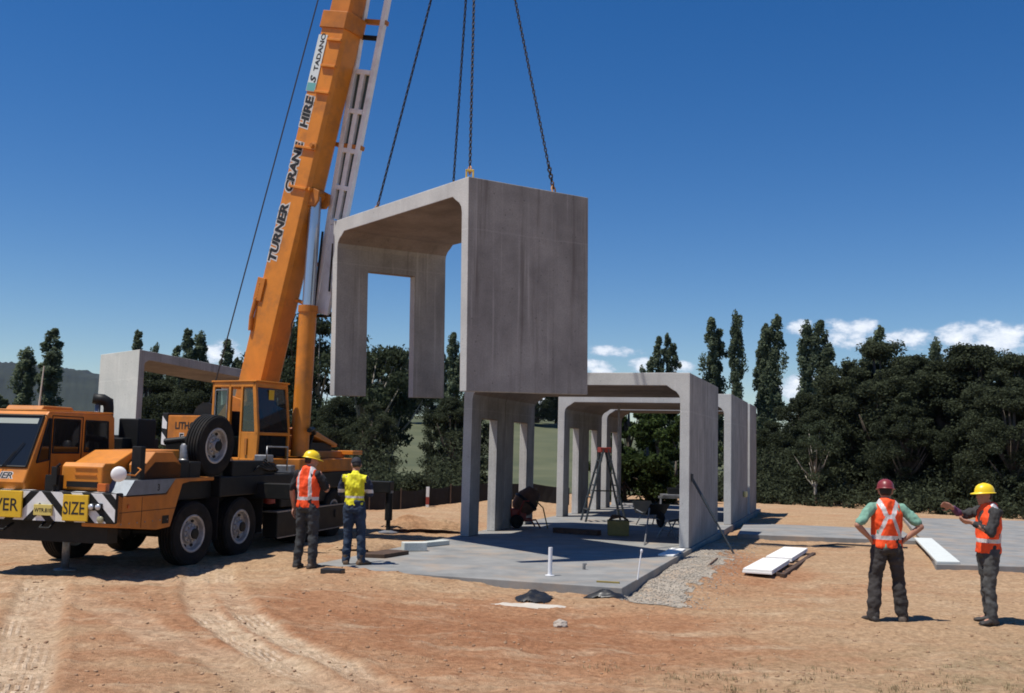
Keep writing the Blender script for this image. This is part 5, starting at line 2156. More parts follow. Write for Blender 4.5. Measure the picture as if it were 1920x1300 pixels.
def vest_h_fn(p, pz, cz):
    x, y, z = p
    if pz + .07 < z < pz + .125:
        return 1
    if z > pz + .12 and abs(abs(x) - .105) < .026:
        return 1
    return 0


base = dict(pelvis=(0, 0, .96), chest=(0, .0, 1.32), neck=(0, -.01, 1.50), head=(0, .02, 1.645),
            shoulder=dict(l=(-.185, -.01, 1.435), r=(.185, -.01, 1.435)), hip=dict(l=(-.09, 0, .92), r=(.09, 0, .92)),
            knee=dict(l=(-.105, .02, .50), r=(.105, .02, .50)), ankle=dict(l=(-.12, -.01, .09), r=(.12, -.01, .09)),
            footdir=dict(l=(-.25, 1, 0), r=(.25, 1, 0)))


def pose(**k):
    d = {a: (dict(b) if isinstance(b, dict) else b) for a, b in base.items()}
    d.update(k)
    return d


# man with hands on hips, seen from behind (faces away from the camera)
J3 = pose(elbow=dict(l=(-.395, -.10, 1.205), r=(.395, -.10, 1.205)), wrist=dict(l=(-.215, -.03, 1.035), r=(.215, -.03, 1.035)),
          handdir=dict(l=((.35, .75, -.55), (.75, .0, .35), .5), r=((-.35, .75, -.55), (-.75, .0, .35), .5)), thumb=dict(l=-1, r=1),
          knee=dict(l=(-.145, .02, .50), r=(.145, .02, .50)), ankle=dict(l=(-.185, -.01, .09), r=(.185, -.01, .09)), footdir=dict(l=(-.4, 1, 0), r=(.4, 1, 0)),
          head=(0, .035, 1.635))
person('man in a maroon helmet and orange vest with his hands on his hips', (4.904, 13.40, ground_h(4.904, 13.4) + .0), R(-3), J3,
       dict(trousers=M['brownish'], flare=.012, shirt=[M['green']], sleeve=.40, vest=[M['vest'], M['silver']], vest_fn=lambda c: vest_back_fn(c, .96, 1.32), vest_lo=.93, hat=M['hat_red'], boots=M['boot_dark']),
       head_yaw=R(-12), head_tilt=R(-6), height=1.80)

# man in profile, pointing to the left
J4 = pose(elbow=dict(l=(-.23, .10, 1.18), r=(.17, .25, 1.36)), wrist=dict(l=(-.12, .30, 1.29), r=(.08, .46, 1.48)),
          handdir=dict(l=((.3, .9, .2), (.5, -.1, 1), .8), r=((-.1, 1, .25), (-1, .1, -.3), .4)),
          knee=dict(l=(-.10, .05, .50), r=(.10, -.02, .50)), ankle=dict(l=(-.13, .05, .09), r=(.12, -.07, .09)), head=(0, .04, 1.64))
P4 = person('man in a yellow helmet and orange vest pointing towards the concrete frames', (6.215, 13.40, ground_h(6.215, 13.4)), R(96), J4,
            dict(trousers=M['greyt'], shirt=[M['greycloth'], M['purple']], shirt_fn=lambda c: 1 if c.y > .30 and c.z > 1.33 else 0, sleeve=.88, vest=[M['vest'], M['silver']], vest_fn=lambda c: vest_back_fn(c, .96, 1.32), vest_lo=.90, hat=M['hat_yellow'], boots=M['boot_dark']),
            head_yaw=R(4), head_tilt=R(-2), height=1.76)

# man in orange vest and yellow helmet by the slab corner, seen from behind
J1 = pose(elbow=dict(l=(-.255, -.06, 1.16), r=(.265, .10, 1.19)), wrist=dict(l=(-.275, .03, .90), r=(.12, .33, 1.20)),
          handdir=dict(l=((-.05, .12, -1), (1, .2, 0), .45), r=((-.5, .85, .1), (-.3, 0, 1), .7)),
          knee=dict(l=(-.12, .03, .50), r=(.115, .02, .50)), ankle=dict(l=(-.15, 0, .09), r=(.14, -.02, .09)), head=(.01, .035, 1.635))
person('man in an orange vest and yellow helmet standing at the slab corner beside the crane', (-3.12, 16.12, ground_h(-3.12, 16.12)), R(-24), J1,
       dict(trousers=M['charcoal'], shirt=[M['blackcloth']], sleeve=.42, vest=[M['vest'], M['silver']], vest_fn=lambda c: vest_h_fn(c, .96, 1.32), vest_lo=.92, hat=M['hat_yellow'], boots=M['boot_dark']),
       head_yaw=R(-38), head_tilt=R(-10), height=1.80)


# man in yellow and navy shirt
def hi_fn(c):
    x, y, z = c
    if abs(x) > .205 or (abs(x) > .17 and z < 1.36):
        return 2 if abs(z - 1.215) < .03 else 1
    if abs(z - 1.115) < .022:
        return 2
    return 0 if z > .985 else 1


J2 = pose(elbow=dict(l=(-.25, .03, 1.17), r=(.26, .04, 1.17)), wrist=dict(l=(-.12, .30, 1.16), r=(.10, .30, 1.18)),
          handdir=dict(l=((.45, .85, .1), (.3, 0, 1), .7), r=((-.45, .85, .1), (-.3, 0, 1), .7)), head=(-.01, .05, 1.642), neck=(0, .0, 1.50),
          knee=dict(l=(-.10, .03, .50), r=(.125, .03, .50)), ankle=dict(l=(-.11, 0, .09), r=(.155, 0, .09)), footdir=dict(l=(-.25, 1, 0), r=(.75, 1, 0)))
person('man in a yellow and navy work shirt with dark blue trousers', (-2.50, 16.85, .002), R(-8), J2,
       dict(trousers=M['denim'], shirt=[M['hiyellow'], M['navy'], M['silver']], shirt_fn=hi_fn, sleeve=.72, cap=M['cap'], boots=M['boot']),
       head_yaw=R(28), head_tilt=R(-22), height=1.73)

# crane operator, seated
op_w = SF @ Vector((.74, .82, 1.55))
J5 = pose(pelvis=(0, 0, .60), chest=(0, .04, .96), neck=(0, .05, 1.14), head=(0, .10, 1.275), shoulder=dict(l=(-.185, .04, 1.075), r=(.185, .04, 1.075)),
          elbow=dict(l=(-.25, .16, .82), r=(.25, .16, .82)), wrist=dict(l=(-.16, .38, .80), r=(.16, .38, .80)), handdir=dict(l=((.1, .9, -.2), (0, -.3, -1), .7), r=((-.1, .9, -.2), (0, -.3, -1), .7)),
          hip=dict(l=(-.09, .02, .58), r=(.09, .02, .58)), knee=dict(l=(-.12, .42, .56), r=(.12, .42, .56)), ankle=dict(l=(-.12, .46, .15), r=(.12, .46, .15)))
person('crane operator in dark clothing sitting inside the orange crane cab', op_w, math.atan2(FW.y, FW.x) - math.pi / 2, J5,
       dict(trousers=M['navy'], shirt=[M['navy']], sleeve=.7, boots=M['boot_dark'], cap=M['cap']), height=1.74)
hh = thing('hard_hat', 'pale yellow hard hat hanging below the open crane cab door', 'hard hat', SF @ Vector((.70, 1.40, 1.62)), R(30))
hhm = hard_hat(hh, Matrix.Identity(4), M['hat_pale'])
hhm.name = 'shell'

# ================================================================== things around the slab
def simple(name, mb, m, label, cat, group=None, bevel=0, smooth=False, parent=None):
    o = mb.build(name, m, parent, bevel=bevel, smooth=smooth, auto=40 if smooth else None)
    return tag(o, label, cat, group)


# white planks on bearers
st_ = thing('panel_stack', 'stack of white panels lying on dark bearers on the dirt', 'panels', (0, 0, 0))
pdir = Vector((2.08, 4.86, 0)).normalized()
pn = Vector((pdir.y, -pdir.x, 0))
p0 = Vector((4.02, 17.75, 0))
PZ = .045


def pbox(mb, a0, a1, b0, b1_, z0, z1):
    mb.prism([tuple((p0 + pdir * a0 + pn * b0)[:2]), tuple((p0 + pdir * a1 + pn * b0)[:2]), tuple((p0 + pdir * a1 + pn * b1_)[:2]), tuple((p0 + pdir * a0 + pn * b1_)[:2])], 2, z0 + PZ, z1 + PZ)


for (a0, a1, zz) in ((0, 2.1, .02), (2.36, 4.75, .02)):
    for k in range(2):
        q = MB()
        pbox(q, a0 + .02 * k, a1 - .015 * k, .0 + .01 * (k % 2), .50, -.125 + .040 * k, -.125 + .040 * k + .036)
        q.build('panel', M['board'], st_, bevel=.006)
for a in (.3, 1.8, 2.6, 4.3):
    q = MB()
    pbox(q, a, a + .09, -.06, .62, -.21, -.121)
    q.build('bearer', M['dark_timber'], st_, bevel=.006)
q = MB()
pbox(q, .2, 4.6, .60, .68, -.20, -.12)
q.build('rail', M['dark_timber'], st_, bevel=.006)

q = MB()
q.path([(.669, 16.03, -.01), (.672, 16.035, .43)], .032, 16)
q.lathe([(.041, 0), (.075, 0), (.075, .008), (.041, .012)], Matrix.Translation((.669, 16.03, .002)), 18)
simple('drain_pipe', q, M['pvc'], 'white plastic pipe standing upright out of the slab', 'pipe', smooth=True)
q = MB()
q.path([(2.0, 15.87, -.01), (2.05, 15.90, .36), (2.06, 15.90, .44)], [.010, .010, .012], 8)
q.lathe([(0, 0), (.018, 0), (.02, .03), (.010, .05), (0, .05)], Matrix.Translation((2.06, 15.90, .40)), 10)
simple('thin_stake', q, M['pvc'], 'thin pale stake standing near the right edge of the slab', 'stake')
q = MB()
q.path([(1.263, 16.963, 0), (1.263, 16.963, .10)], .026, 10)
q.path([(1.263, 16.963, .07), (1.30, 16.96, .10)], .02, 8)
simple('pipe_stub', q, M['steel'], 'short dark pipe stub poking out of the slab', 'pipe', smooth=True)
q = MB()
q.box((1.50, 15.35, .012), (.34, .05, .02), Matrix.Rotation(R(-14), 3, 'Z'))
simple('offcut', q, M['crate'], 'small yellowish timber offcut near the right front corner of the slab', 'offcut')


def crumple(name, x, y, rx, ry, hgt, material, label, cat, seed, rz=0.0):
    n = 22
    a = np.linspace(-1, 1, n)
    A, B = np.meshgrid(a, a)
    rr = np.hypot(A, B)
    Zc = hgt * np.clip(1.05 - rr ** 2, 0, 1) * (.55 + 1.2 * np.clip(fbm(A * 2.2 + seed, B * 2.2, 4, seed) + .25, 0, 1.2))
    keep = rr < (1.0 + .55 * fbm(A * 1.5, B * 1.5, 3, seed + 5))
    c, s = math.cos(rz), math.sin(rz)
    Xc, Yc = A * rx, B * ry
    Xw, Yw = x + Xc * c - Yc * s, y + Xc * s + Yc * c
    Zw = np.vectorize(ground_h)(Xw, Yw) + Zc - .006
    ii = np.arange(n * n).reshape(n, n)
    f = np.stack([ii[:-1, :-1], ii[:-1, 1:], ii[1:, 1:], ii[1:, :-1]], -1)
    kk = (keep[:-1, :-1] & keep[:-1, 1:] & keep[1:, 1:] & keep[1:, :-1])
    o = mesh_np(name, np.stack([Xw, Yw, Zw], -1).reshape(-1, 3), f[kk].reshape(-1, 4), material)
    return tag(o, label, cat)


crumple('plastic_scrap', .40, 14.55, .30, .26, .11, M['poly'], 'crumpled black plastic scrap on the dirt before the middle of the slab edge', 'plastic scrap', 3, .3)
crumple('plastic_scrap', 1.42, 14.72, .33, .14, .10, M['poly'], 'black plastic bundle at the right front corner of the slab', 'plastic scrap', 11, -.1)
crumple('cement_spill', .30, 14.0, .55, .20, .035, M['powder'], 'pale patch of spilt cement on the dirt before the slab', 'cement spill', 21, .0)
crumple('rubble_heap', -1.9, 24.2, 1.3, .45, .35, M['dirt'], 'low brown heap of earth beside the left edge of the slab', 'earth heap', 31, .3)
crumple('rubble_heap', -2.55, 19.7, .9, .4, .20, M['dirt'], 'small brown mound of dirt beside the slab behind the yellow shirted man', 'earth heap', 35, .5)
crumple('concrete_spill', -2.35, 18.2, .75, .38, .04, M['powder'], 'pale dried concrete spilt along the left edge of the slab', 'concrete spill', 41, 1.2)
crumple('concrete_spill', -1.75, 20.6, .8, .22, .05, M['powder'], 'pale concrete spill beside the shaded leg of the front frame', 'concrete spill', 45, 1.2)
q = MB()
q.box((-2.62, 15.72, .005), (.34, .17, .12), Matrix.Rotation(R(-18), 3, 'Z'))
simple('dark_block', q, M['poly'], 'black block lying at the left front corner of the slab', 'block', bevel=.015)


def rock(x, y, s, label, seed, m_=None):
    bm = bmesh.new()
    bmesh.ops.create_icosphere(bm, subdivisions=3, radius=s)
    for v in bm.verts:
        n_ = mnoise.fractal(v.co / s * 1.1 + Vector((seed, 0, 0)), 1.0, 2.0, 4)
        v.co *= 1 + .35 * n_
        v.co.z *= .65
    me = bpy.data.meshes.new('rock')
    bm.to_mesh(me)
    bm.free()
    me.materials.append(m_ or M['stone'])
    o = bpy.data.objects.new('rock', me)
    COL.objects.link(o)
    o.location = (x, y, ground_h(x, y) + s * .25)
    return tag(o, label, 'rock')


rock(.652, 12.45, .085, 'single pale rock on the red dirt below the cement patch', 1)
q = MB()
for (x, y, a, sx, sy, sz) in ((-1.52, 19.9, .3, .42, .22, .10), (-1.15, 20.6, .5, .36, .24, .12)):
    pass
for (x, y, a, s_, lab) in ((-1.72, 19.25, R(20), (.44, .22, .16), 'pale concrete block lying on the left edge of the slab'),
                           (-1.42, 20.35, R(55), (.70, .20, .09), 'pale board end leaning at the left edge of the slab')):
    q = MB()
    q.box((x, y, s_[2] / 2 + .003), s_, Matrix.Rotation(a, 3, 'Z'))
    simple('rubble_block', q, M['unit_pale'], lab, 'block', bevel=.012)
q = MB()
q.prism([(-2.55, 17.9), (-2.1, 17.85), (-1.75, 18.6), (-2.15, 18.75)], 2, -.05, .07)
simple('rubble_block', q, M['dark_timber'], 'dark timber formwork piece beside the slab behind the yellow shirted man', 'timber', bevel=.01)
q = MB()
q.prism([(1.05, 24.15), (2.05, 23.6), (2.15, 23.75), (1.15, 24.3)], 2, .003, .12)
simple('timber_plank', q, M['rust'], 'reddish timber lying in the shade on the slab', 'timber', bevel=.008)

# concrete mixer
mx = thing('concrete_mixer', 'red concrete mixer standing on the slab behind the front frame', 'concrete mixer', (.36, 25.6, .0), R(15))
q = MB()
Mx = Matrix.Translation((.08, 0, .62)) @ Matrix.Rotation(R(38), 4, 'Y')
q.lathe([(0, -.30), (.20, -.29), (.27, -.20), (.30, .0), (.29, .10), (.19, .34), (.17, .36), (.165, .33), (.27, .08), (.28, 0), (.0, -.2)], Mx, 24)
q.build('drum', M['rust'], mx, smooth=True, auto=40)
q = MB()
q.lathe([(.302, -.04), (.325, -.03), (.325, .03), (.302, .04)], Mx, 36)
q.build('ring_gear', BK, mx)
q = MB()
q.bx(-.34, .05, -.2, .2, .18, .46)
q.build('motor_housing', M['redpaint'], mx, bevel=.03)
q = MB()
q.path([(-.3, -.24, .16), (.28, -.24, .20), (.40, -.24, .0)], .022, 8)
q.path([(-.3, .24, .16), (.28, .24, .20), (.40, .24, .0)], .022, 8)
q.path([(-.22, -.26, .18), (-.05, -.28, .66), (.08, -.32, .66)], .022, 8)
q.path([(-.22, .26, .18), (-.05, .28, .66), (.08, .32, .66)], .022, 8)
q.path([(-.3, -.24, .16), (-.42, -.24, .70)], .018, 8)
q.path([(-.3, .24, .16), (-.42, .24, .70)], .018, 8)
q.build('frame', M['redpaint'], mx, smooth=True)
for s_ in (-.3, .3):
    q = MB()
    q.lathe([(0, -.035), (.06, -.035), (.08, -.04), (.15, -.04), (.165, -.02), (.165, .02), (.15, .04), (.08, .04), (.06, .035), (0, .035)], Matrix.Translation((-.22, s_, .166)) @ Matrix.Rotation(math.pi / 2, 4, 'X'), 20)
    q.build('wheel', M['rubber'], mx, smooth=True, auto=40)
q = MB()
q.path([(.25, -.34, .66), (.42, -.36, .5), (.55, -.36, .0)], .016, 8)
q.build('tipping_lever', M['crate'], mx)


# step ladder (two-sided)
def stepladder(label, loc, rz, h, spread, wid, cap_m):
    t = thing('step_ladder', label, 'step ladder', loc, rz)
    for sgn in (-1, 1):
        rails = MB()
        for s_ in (-1, 1):
            rails.path([(sgn * spread, s_ * wid, 0), (sgn * .06, s_ * wid * .62, h)], .030, 6)
        rails.build('rail', M['alu'], t)
        n = 6
        for k in range(1, n):
            f_ = k / n
            r_ = MB()
            r_.box((sgn * (spread + (.06 - spread) * f_), 0, h * f_), (.085, 2 * wid * (1 - .38 * f_), .028))
            r_.build('rung', M['alu'], t)
    c_ = MB()
    c_.bx(-.15, .15, -wid * .7, wid * .7, h - .10, h + .04)
    c_.build('top_cap', cap_m, t, bevel=.012)
    c_ = MB()
    c_.path([(-spread * .55, -wid * .8, h * .42), (spread * .55, -wid * .8, h * .42)], .010, 6)
    c_.path([(-spread * .55, wid * .8, h * .42), (spread * .55, wid * .8, h * .42)], .010, 6)
    c_.build('spreader', BK, t)
    return t


stepladder('grey step ladder with a red top standing inside the row of frames', (2.62, 28.4, .0), R(8), 1.98, .56, .30, M['redpaint'])
bx_ = thing('tool_box', 'mustard yellow box with cables on top at the foot of the ladder', 'box', (2.55, 23.9, .003), R(-4))
q = MB()
q.prism([(-.24, 0), (.24, 0), (.25, .34), (-.25, .34)], 1, -.20, .20)
q.build('body', M['crate'], bx_, bevel=.015)
q = MB()
for k in range(7):
    a = random.uniform(0, 6)
    q.path([(-.2, .1 * math.sin(a), .35), (-.1 + .05 * math.cos(a), -.1, .40 + .03 * (k % 3)), (.1, .1 * math.cos(a), .42), (.22, -.12 * math.sin(a), .35)], .018, 6)
q.build('cables', M['rust'], bx_, smooth=True)


# trestles / saw stand behind the right post
def trestle(label, loc, rz, w, h, m_=None):
    t = thing('trestle', label, 'trestle', loc, rz, 'metal trestles')
    q = MB()
    q.bx(-w / 2, w / 2, -.05, .05, h - .06, h)
    q.build('top_bar', m_ or M['steel'], t, bevel=.006)
    for sx_ in (-1, 1):
        for sy_ in (-1, 1):
            q = MB()
            q.path([(sx_ * (w / 2 - .06), sy_ * .03, h - .06), (sx_ * (w / 2 - .02), sy_ * .24, 0)], .018, 8)
            q.build('leg', m_ or M['steel'], t)
    q = MB()
    for sx_ in (-1, 1):
        q.path([(sx_ * (w / 2 - .04), -.16, h * .4), (sx_ * (w / 2 - .04), .16, h * .4)], .012, 6)
    q.build('brace', m_ or M['steel'], t)
    return t


trestle('metal trestle carrying a bench saw behind the right post', (4.55, 27.9, .003), R(3), 1.0, .75)
trestle('low metal trestle in front of the bench saw', (3.75, 23.6, .003), R(60), .7, .42)
sw = thing('bench_saw', 'grey bench saw resting on the metal trestle', 'saw', (4.55, 27.9, .756), R(3))
q = MB()
q.bx(-.42, .42, -.22, .22, 0, .05)
q.build('table', M['steel'], sw, bevel=.008)
q = MB()
q.lathe([(0, -.02), (.15, -.02), (.15, .02), (0, .02)], Matrix.Translation((.1, 0, .18)) @ Matrix.Rotation(math.pi / 2, 4, 'X'), 20)
q.bx(-.25, .1, -.06, .06, .05, .22)
q.build('motor', BK, sw, bevel=.01)
wb = thing('wheelbarrow', 'dark wheelbarrow parked beside the metal trestle', 'wheelbarrow', (3.75, 27.2, .0), R(200))
q = MB()
q.lathe([(0, -.04), (.07, -.04), (.09, -.045), (.18, -.04), (.2, -.01), (.2, .01), (.18, .04), (.09, .045), (.07, .04), (0, .04)], Matrix.Translation((0, .55, .2)) @ Matrix.Rotation(math.pi / 2, 4, 'Y'), 20)
q.build('wheel', M['rubber'], wb, smooth=True, auto=40)
q = MB()
q.prism([(-.55, .62), (-.35, .32), (.25, .30), (.55, .60), (.50, .60), (.22, .33), (-.33, .35), (-.50, .62)], 0, -.28, .28)
q.build('tray', BK, wb, bevel=.01)
q = MB()
for s_ in (-1, 1):
    q.path([(s_ * .05, .6, .2), (s_ * .2, .1, .3), (s_ * .28, -1.0, .52)], .018, 8)
    q.path([(s_ * .2, -.1, .32), (s_ * .24, -.35, .0)], .016, 8)
q.build('frame', M['steel'], wb, smooth=True)
# steel props
a_ = Vector((*unit_xy(-.008, .28), 0)) + Vector((0, 0, 1.42))
q = MB()
q.path([a_, a_.lerp(Vector((4.62, 20.9, -.16)), .55)], .030, 10)
q.path([a_.lerp(Vector((4.62, 20.9, -.16)), .5), Vector((4.62, 20.9, -.16))], .021, 10)
q.box(a_, (.04, .16, .16))
q.box((4.62, 20.9, -.155), (.18, .18, .012))
simple('steel_prop', q, M['alu'], 'dark steel prop bracing the outer wall of the front frame', 'prop', smooth=True)
q = MB()
q.path([(3.28, 24.0, .62), (2.85, 21.55, .0)], .018, 8)
simple('timber_brace', q, M['steel'], 'thin grey pole leaning inside the front frame near its right post', 'pole', smooth=True)
for (x, y, hgt, lab) in ((*unit_xy(3.46, 9.0), 3.29, 'thin pale post rising inside the second pair of frames'), ):
    q = MB()
    q.path([(x, y, 0), (x, y, hgt)], .035, 8)
    simple('post', q, M['steel'], lab, 'post')
q = MB()
xx, yy = unit_xy(-.07, 10.9)
q.lathe([(0, 0), (.06, .02), (.075, .1), (.06, .18), (0, .2)], Matrix.Translation((xx, yy, .62)), 12)
simple('cable_reel', q, M['hat_pale'], 'small pale yellow fitting hung on the outer wall beyond the gap', 'fitting', smooth=True)

# silt fence with its stakes
sf = thing('silt_fence', 'low black silt fence along the back of the site', 'fence', (0, 0, 0))
fx = [(-5.6, 31.4), (-4.3, 32.1), (-3.4, 32.8), (-2.6, 33.6), (-1.9, 34.1), (-.6, 34.9), (.8, 35.6), (2.4, 36.2)]
V_, F_ = [], []
for k in range(len(fx) - 1):
    for i_ in range(6):
        t_ = i_ / 6
        x, y = fx[k][0] + (fx[k + 1][0] - fx[k][0]) * t_, fx[k][1] + (fx[k + 1][1] - fx[k][1]) * t_
        sag = .05 * math.sin(t_ * math.pi)
        V_ += [(x, y + .03 * math.sin(t_ * 9), gz(x, y) - .05), (x, y, gz(x, y) + .60 - sag)]
F_ = [(2 * i_, 2 * i_ + 2, 2 * i_ + 3, 2 * i_ + 1) for i_ in range(len(V_) // 2 - 1)]
q = MB()
q.add(V_, F_)
q.build('fabric', M['silt'], sf)
for k, (x, y) in enumerate(fx):
    q = MB()
    q.bx(x - .02, x + .02, y - .06, y - .02, gz(x, y) - .1, gz(x, y) + .66)
    q.build('stake', M['dark_timber'], sf)
q = MB()
x, y = -2.6, 33.35
q.bx(x - .05, x + .05, y - .05, y + .05, gz(x, y) - .1, gz(x, y) + .66)
BO = thing('marker_post', 'white and red marker post in front of the black silt fence', 'marker post', (0, 0, 0))
q.build('post', M['white'], BO)
q = MB()
q.bx(x - .052, x + .052, y - .052, y + .052, gz(x, y) + .10, gz(x, y) + .34)
q.build('red_band', M['redpaint'], BO)
# loose timber and hose on the ground
q = MB()
q.path([(-2.6, 24.6, gz(-2.6, 24.6) + .06), (-.9, 25.2, gz(-.9, 25.2) + .08)], .06, 6)
simple('timber_beam', q, M['dark_timber'], 'dark timber beam lying on the dirt left of the frames', 'timber')
q = MB()
q.path([(7.1, 23.55, ground_h(7.1, 23.55) + .02), (7.6, 23.9, ground_h(7.6, 23.9) + .03), (8.1, 23.7, ground_h(8.1, 23.7) + .03), (8.5, 23.3, ground_h(8.5, 23.3) + .02), (8.95, 23.2, ground_h(8.95, 23.2) + .02)], .018, 8)
simple('black_hose', q, M['poly'], 'short black hose lying on the dirt beside the concrete strip', 'hose', smooth=True)
q = MB()
q.path([(3.62, 18.6, ground_h(3.62, 18.6) + .015), (3.95, 19.5, ground_h(3.95, 19.5) + .015)], .016, 6)
simple('steel_bar', q, M['rust'], 'thin dark bar on the edge of the gravel strip', 'bar')

# ================================================================== trees
def leaf_cloud(clumps, size, up=.35, flat=.0):
    """clumps: list of (centre, radii, count) -> vertices and quads of small leaf sprays"""
    Vs = []
    for c, r, n in clumps:
        d = rng.normal(size=(n, 3))
        d /= np.linalg.norm(d, axis=1, keepdims=True)
        rad = rng.random((n, 1)) ** .42
        p = np.array(c) + d * rad * np.array(r)
        nrm = rng.normal(size=(n, 3)) * .75 + d * .5 + np.array([0, 0, up])
        nrm /= np.linalg.norm(nrm, axis=1, keepdims=True)
        a = rng.normal(size=(n, 3))
        a[:, 2] -= flat
        a -= nrm * (a * nrm).sum(1, keepdims=True)
        a /= np.linalg.norm(a, axis=1, keepdims=True)
        b = np.cross(nrm, a)
        s = size * rng.uniform(.6, 1.5, (n, 1))
        w = s * rng.uniform(.35, .6, (n, 1))
        bend = nrm * s * rng.uniform(-.25, .1, (n, 1))
        Vs.append(np.stack([p - a * s + bend, p - b * w, p + a * s + bend, p + b * w], 1))
    V = np.concatenate(Vs).reshape(-1, 3)
    F = np.arange(len(V)).reshape(-1, 4)
    return V, F


def trunk_mb(h, r, limbs, lean=0.0, fork=None):
    m = MB()
    pts = [(0, 0, -.3), (.02, 0, h * .2), (lean * .4, .05, h * .5), (lean, 0, h)]
    m.path(pts, [r * 1.25, r, r * .75, r * .35], 10)
    for b, e in limbs:
        b, e = Vector(b), Vector(e)
        mid = b.lerp(e, .5) + Vector((0, 0, -.08 * (e - b).length))
        m.path([b, mid, e], [r * .5, r * .33, r * .12], 7)
    return m


def broad_tree(seed, h=7.0, w=3.4, lm='leaf_dark', n_cl=46, leaves=330, size=.13, base=.12, bark='bark', openness=.0):
    random.seed(seed)
    cl, limbs = [], []
    for k in range(n_cl):
        t = random.random()
        z = h * (base + (1 - base) * t)
        prof = math.sin(math.pi * min(1, .18 + .80 * t) ** 1.1) ** .6
        a = random.random() * 6.283
        rr = w * prof * (random.random() ** .45) * random.uniform(.75, 1.05)
        c = (rr * math.cos(a), rr * math.sin(a), min(z, h * .97))
        s = random.uniform(.30, .80) * (w / 2.6) * (1 - .35 * t)
        cl.append((c, (s * 1.15, s * 1.15, s * .85), int(leaves * random.uniform(.7, 1.2) * (1 - openness))))
        if k % 4 == 0:
            limbs.append(((0, 0, max(.6, z * .45)), (c[0] * .6, c[1] * .6, c[2] - .4)))
    V, F = leaf_cloud(cl, size)
    crown = mesh_np('crown', V, F, M[lm], False)
    tr = trunk_mb(h * .8, .05 + .022 * h, limbs, random.uniform(-.3, .3)).build('trunk', M[bark], None, smooth=True)
    tm = tr.data
    bpy.data.objects.remove(tr)
    return crown, tm


def poplar(seed, h=13.0, w=.95, n=17000, size=.11, stems=2):
    random.seed(seed)
    cl, limbs = [], []
    nz_ = 120
    st = [(random.uniform(-.35, .35) * w, random.uniform(-.35, .35) * w, random.uniform(.82, 1.0)) for _ in range(stems)]
    st[0] = (st[0][0], st[0][1], 1.0)
    for k in range(nz_):
        sx_, sy_, sh_ = st[k % stems]
        t = (k + random.random()) / nz_
        z = h * sh_ * (.05 + .93 * t)
        prof = (min(1, t / .15) ** .6) * (1 - max(0, (t - .78) / .22) ** 2.0 * .75) * .9 + .06
        a = random.random() * 6.283
        rr = w * prof * random.uniform(.15, .72)
        s = w * random.uniform(.18, .40) * (.55 + .45 * prof)
        cl.append(((sx_ * min(1, t * 3) + rr * math.cos(a), sy_ + rr * math.sin(a), z), (s, s, s * random.uniform(1.6, 2.6)), int(n / nz_ * random.uniform(.5, 1.35))))
        if k % 8 == 0 and 3 < k < nz_ * .6:
            limbs.append(((0, 0, z * .72), (rr * math.cos(a), rr * math.sin(a), z + .5)))
    V, F = leaf_cloud(cl, size, up=.1, flat=1.2)
    crown = mesh_np('crown', V, F, M['leaf_poplar'], False)
    tr = trunk_mb(h * .62, .13, limbs).build('trunk', M['bark'], None, smooth=True)
    tm = tr.data
    bpy.data.objects.remove(tr)
    return crown, tm


def gum(seed, h=8.0, w=3.0, lm='leaf_gum', bark='bark_pale', n_cl=34, leaves=240):
    random.seed(seed)
    cl, limbs = [], []
    for k in range(n_cl):
        t = random.random() ** .8
        a = random.random() * 6.283
        z = h * (.30 + .68 * t)
        rr = w * random.uniform(.2, 1.0) * (1 - .45 * max(0, t - .6) / .4)
        c = (rr * math.cos(a), rr * math.sin(a), z)
        s = random.uniform(.5, .95)
        cl.append((c, (s * 1.1, s * 1.1, s * .7), int(leaves * random.uniform(.6, 1.3))))
        if k % 2 == 0:
            limbs.append(((rr * .12 * math.cos(a), rr * .12 * math.sin(a), max(.9, z * .5)), (c[0] * .95, c[1] * .95, c[2] - .1)))
    V, F = leaf_cloud(cl, .12, up=.05, flat=1.0)
    crown = mesh_np('crown', V, F, M[lm], False)
    tr = trunk_mb(h * .72, .17, limbs, random.uniform(-.5, .5)).build('trunk', M[bark], None, smooth=True)
    tm = tr.data
    bpy.data.objects.remove(tr)
    return crown, tm


def plant(kind, proto, label, x, y, s=1.0, sz=None, rz=None, group=None, z=None, cat='tree'):
    crown, tm = proto
    r = thing(kind, label, cat, (x, y, (gz(x, y) if z is None else z)), rz if rz is not None else random.random() * 6.28, group)
    r.scale = (s, s, sz or s)
    for nm, me in (('trunk', tm), ('crown', crown)):
        o = bpy.data.objects.new(nm, me)
        COL.objects.link(o)
        o.parent = r
    return r


DK = [broad_tree(101, 7.0, 2.5, n_cl=170, leaves=300, size=.062, base=.03), broad_tree(102, 7.0, 2.3, n_cl=170, leaves=300, size=.062, base=.02), broad_tree(103, 7.0, 2.1, n_cl=150, leaves=300, size=.06, base=.02), broad_tree(104, 7.0, 2.6, n_cl=175, leaves=300, size=.062, base=.02)]
GN = [broad_tree(111, 7.0, 2.2, 'leaf_green'), broad_tree(112, 7.0, 2.0, 'leaf_green', base=.04)]
PO = [poplar(121), poplar(122, 13, 1.0, stems=3), poplar(123, 13, .85)]
GU = [gum(131), gum(132, 8.4, 2.8), gum(133, 7.0, 3.2)]
BU = [broad_tree(141, 1.9, 1.5, 'leaf_bush', n_cl=22, leaves=260, size=.075, base=.1), broad_tree(142, 2.2, 1.5, 'leaf_dark', n_cl=22, leaves=260, size=.085, base=.08)]

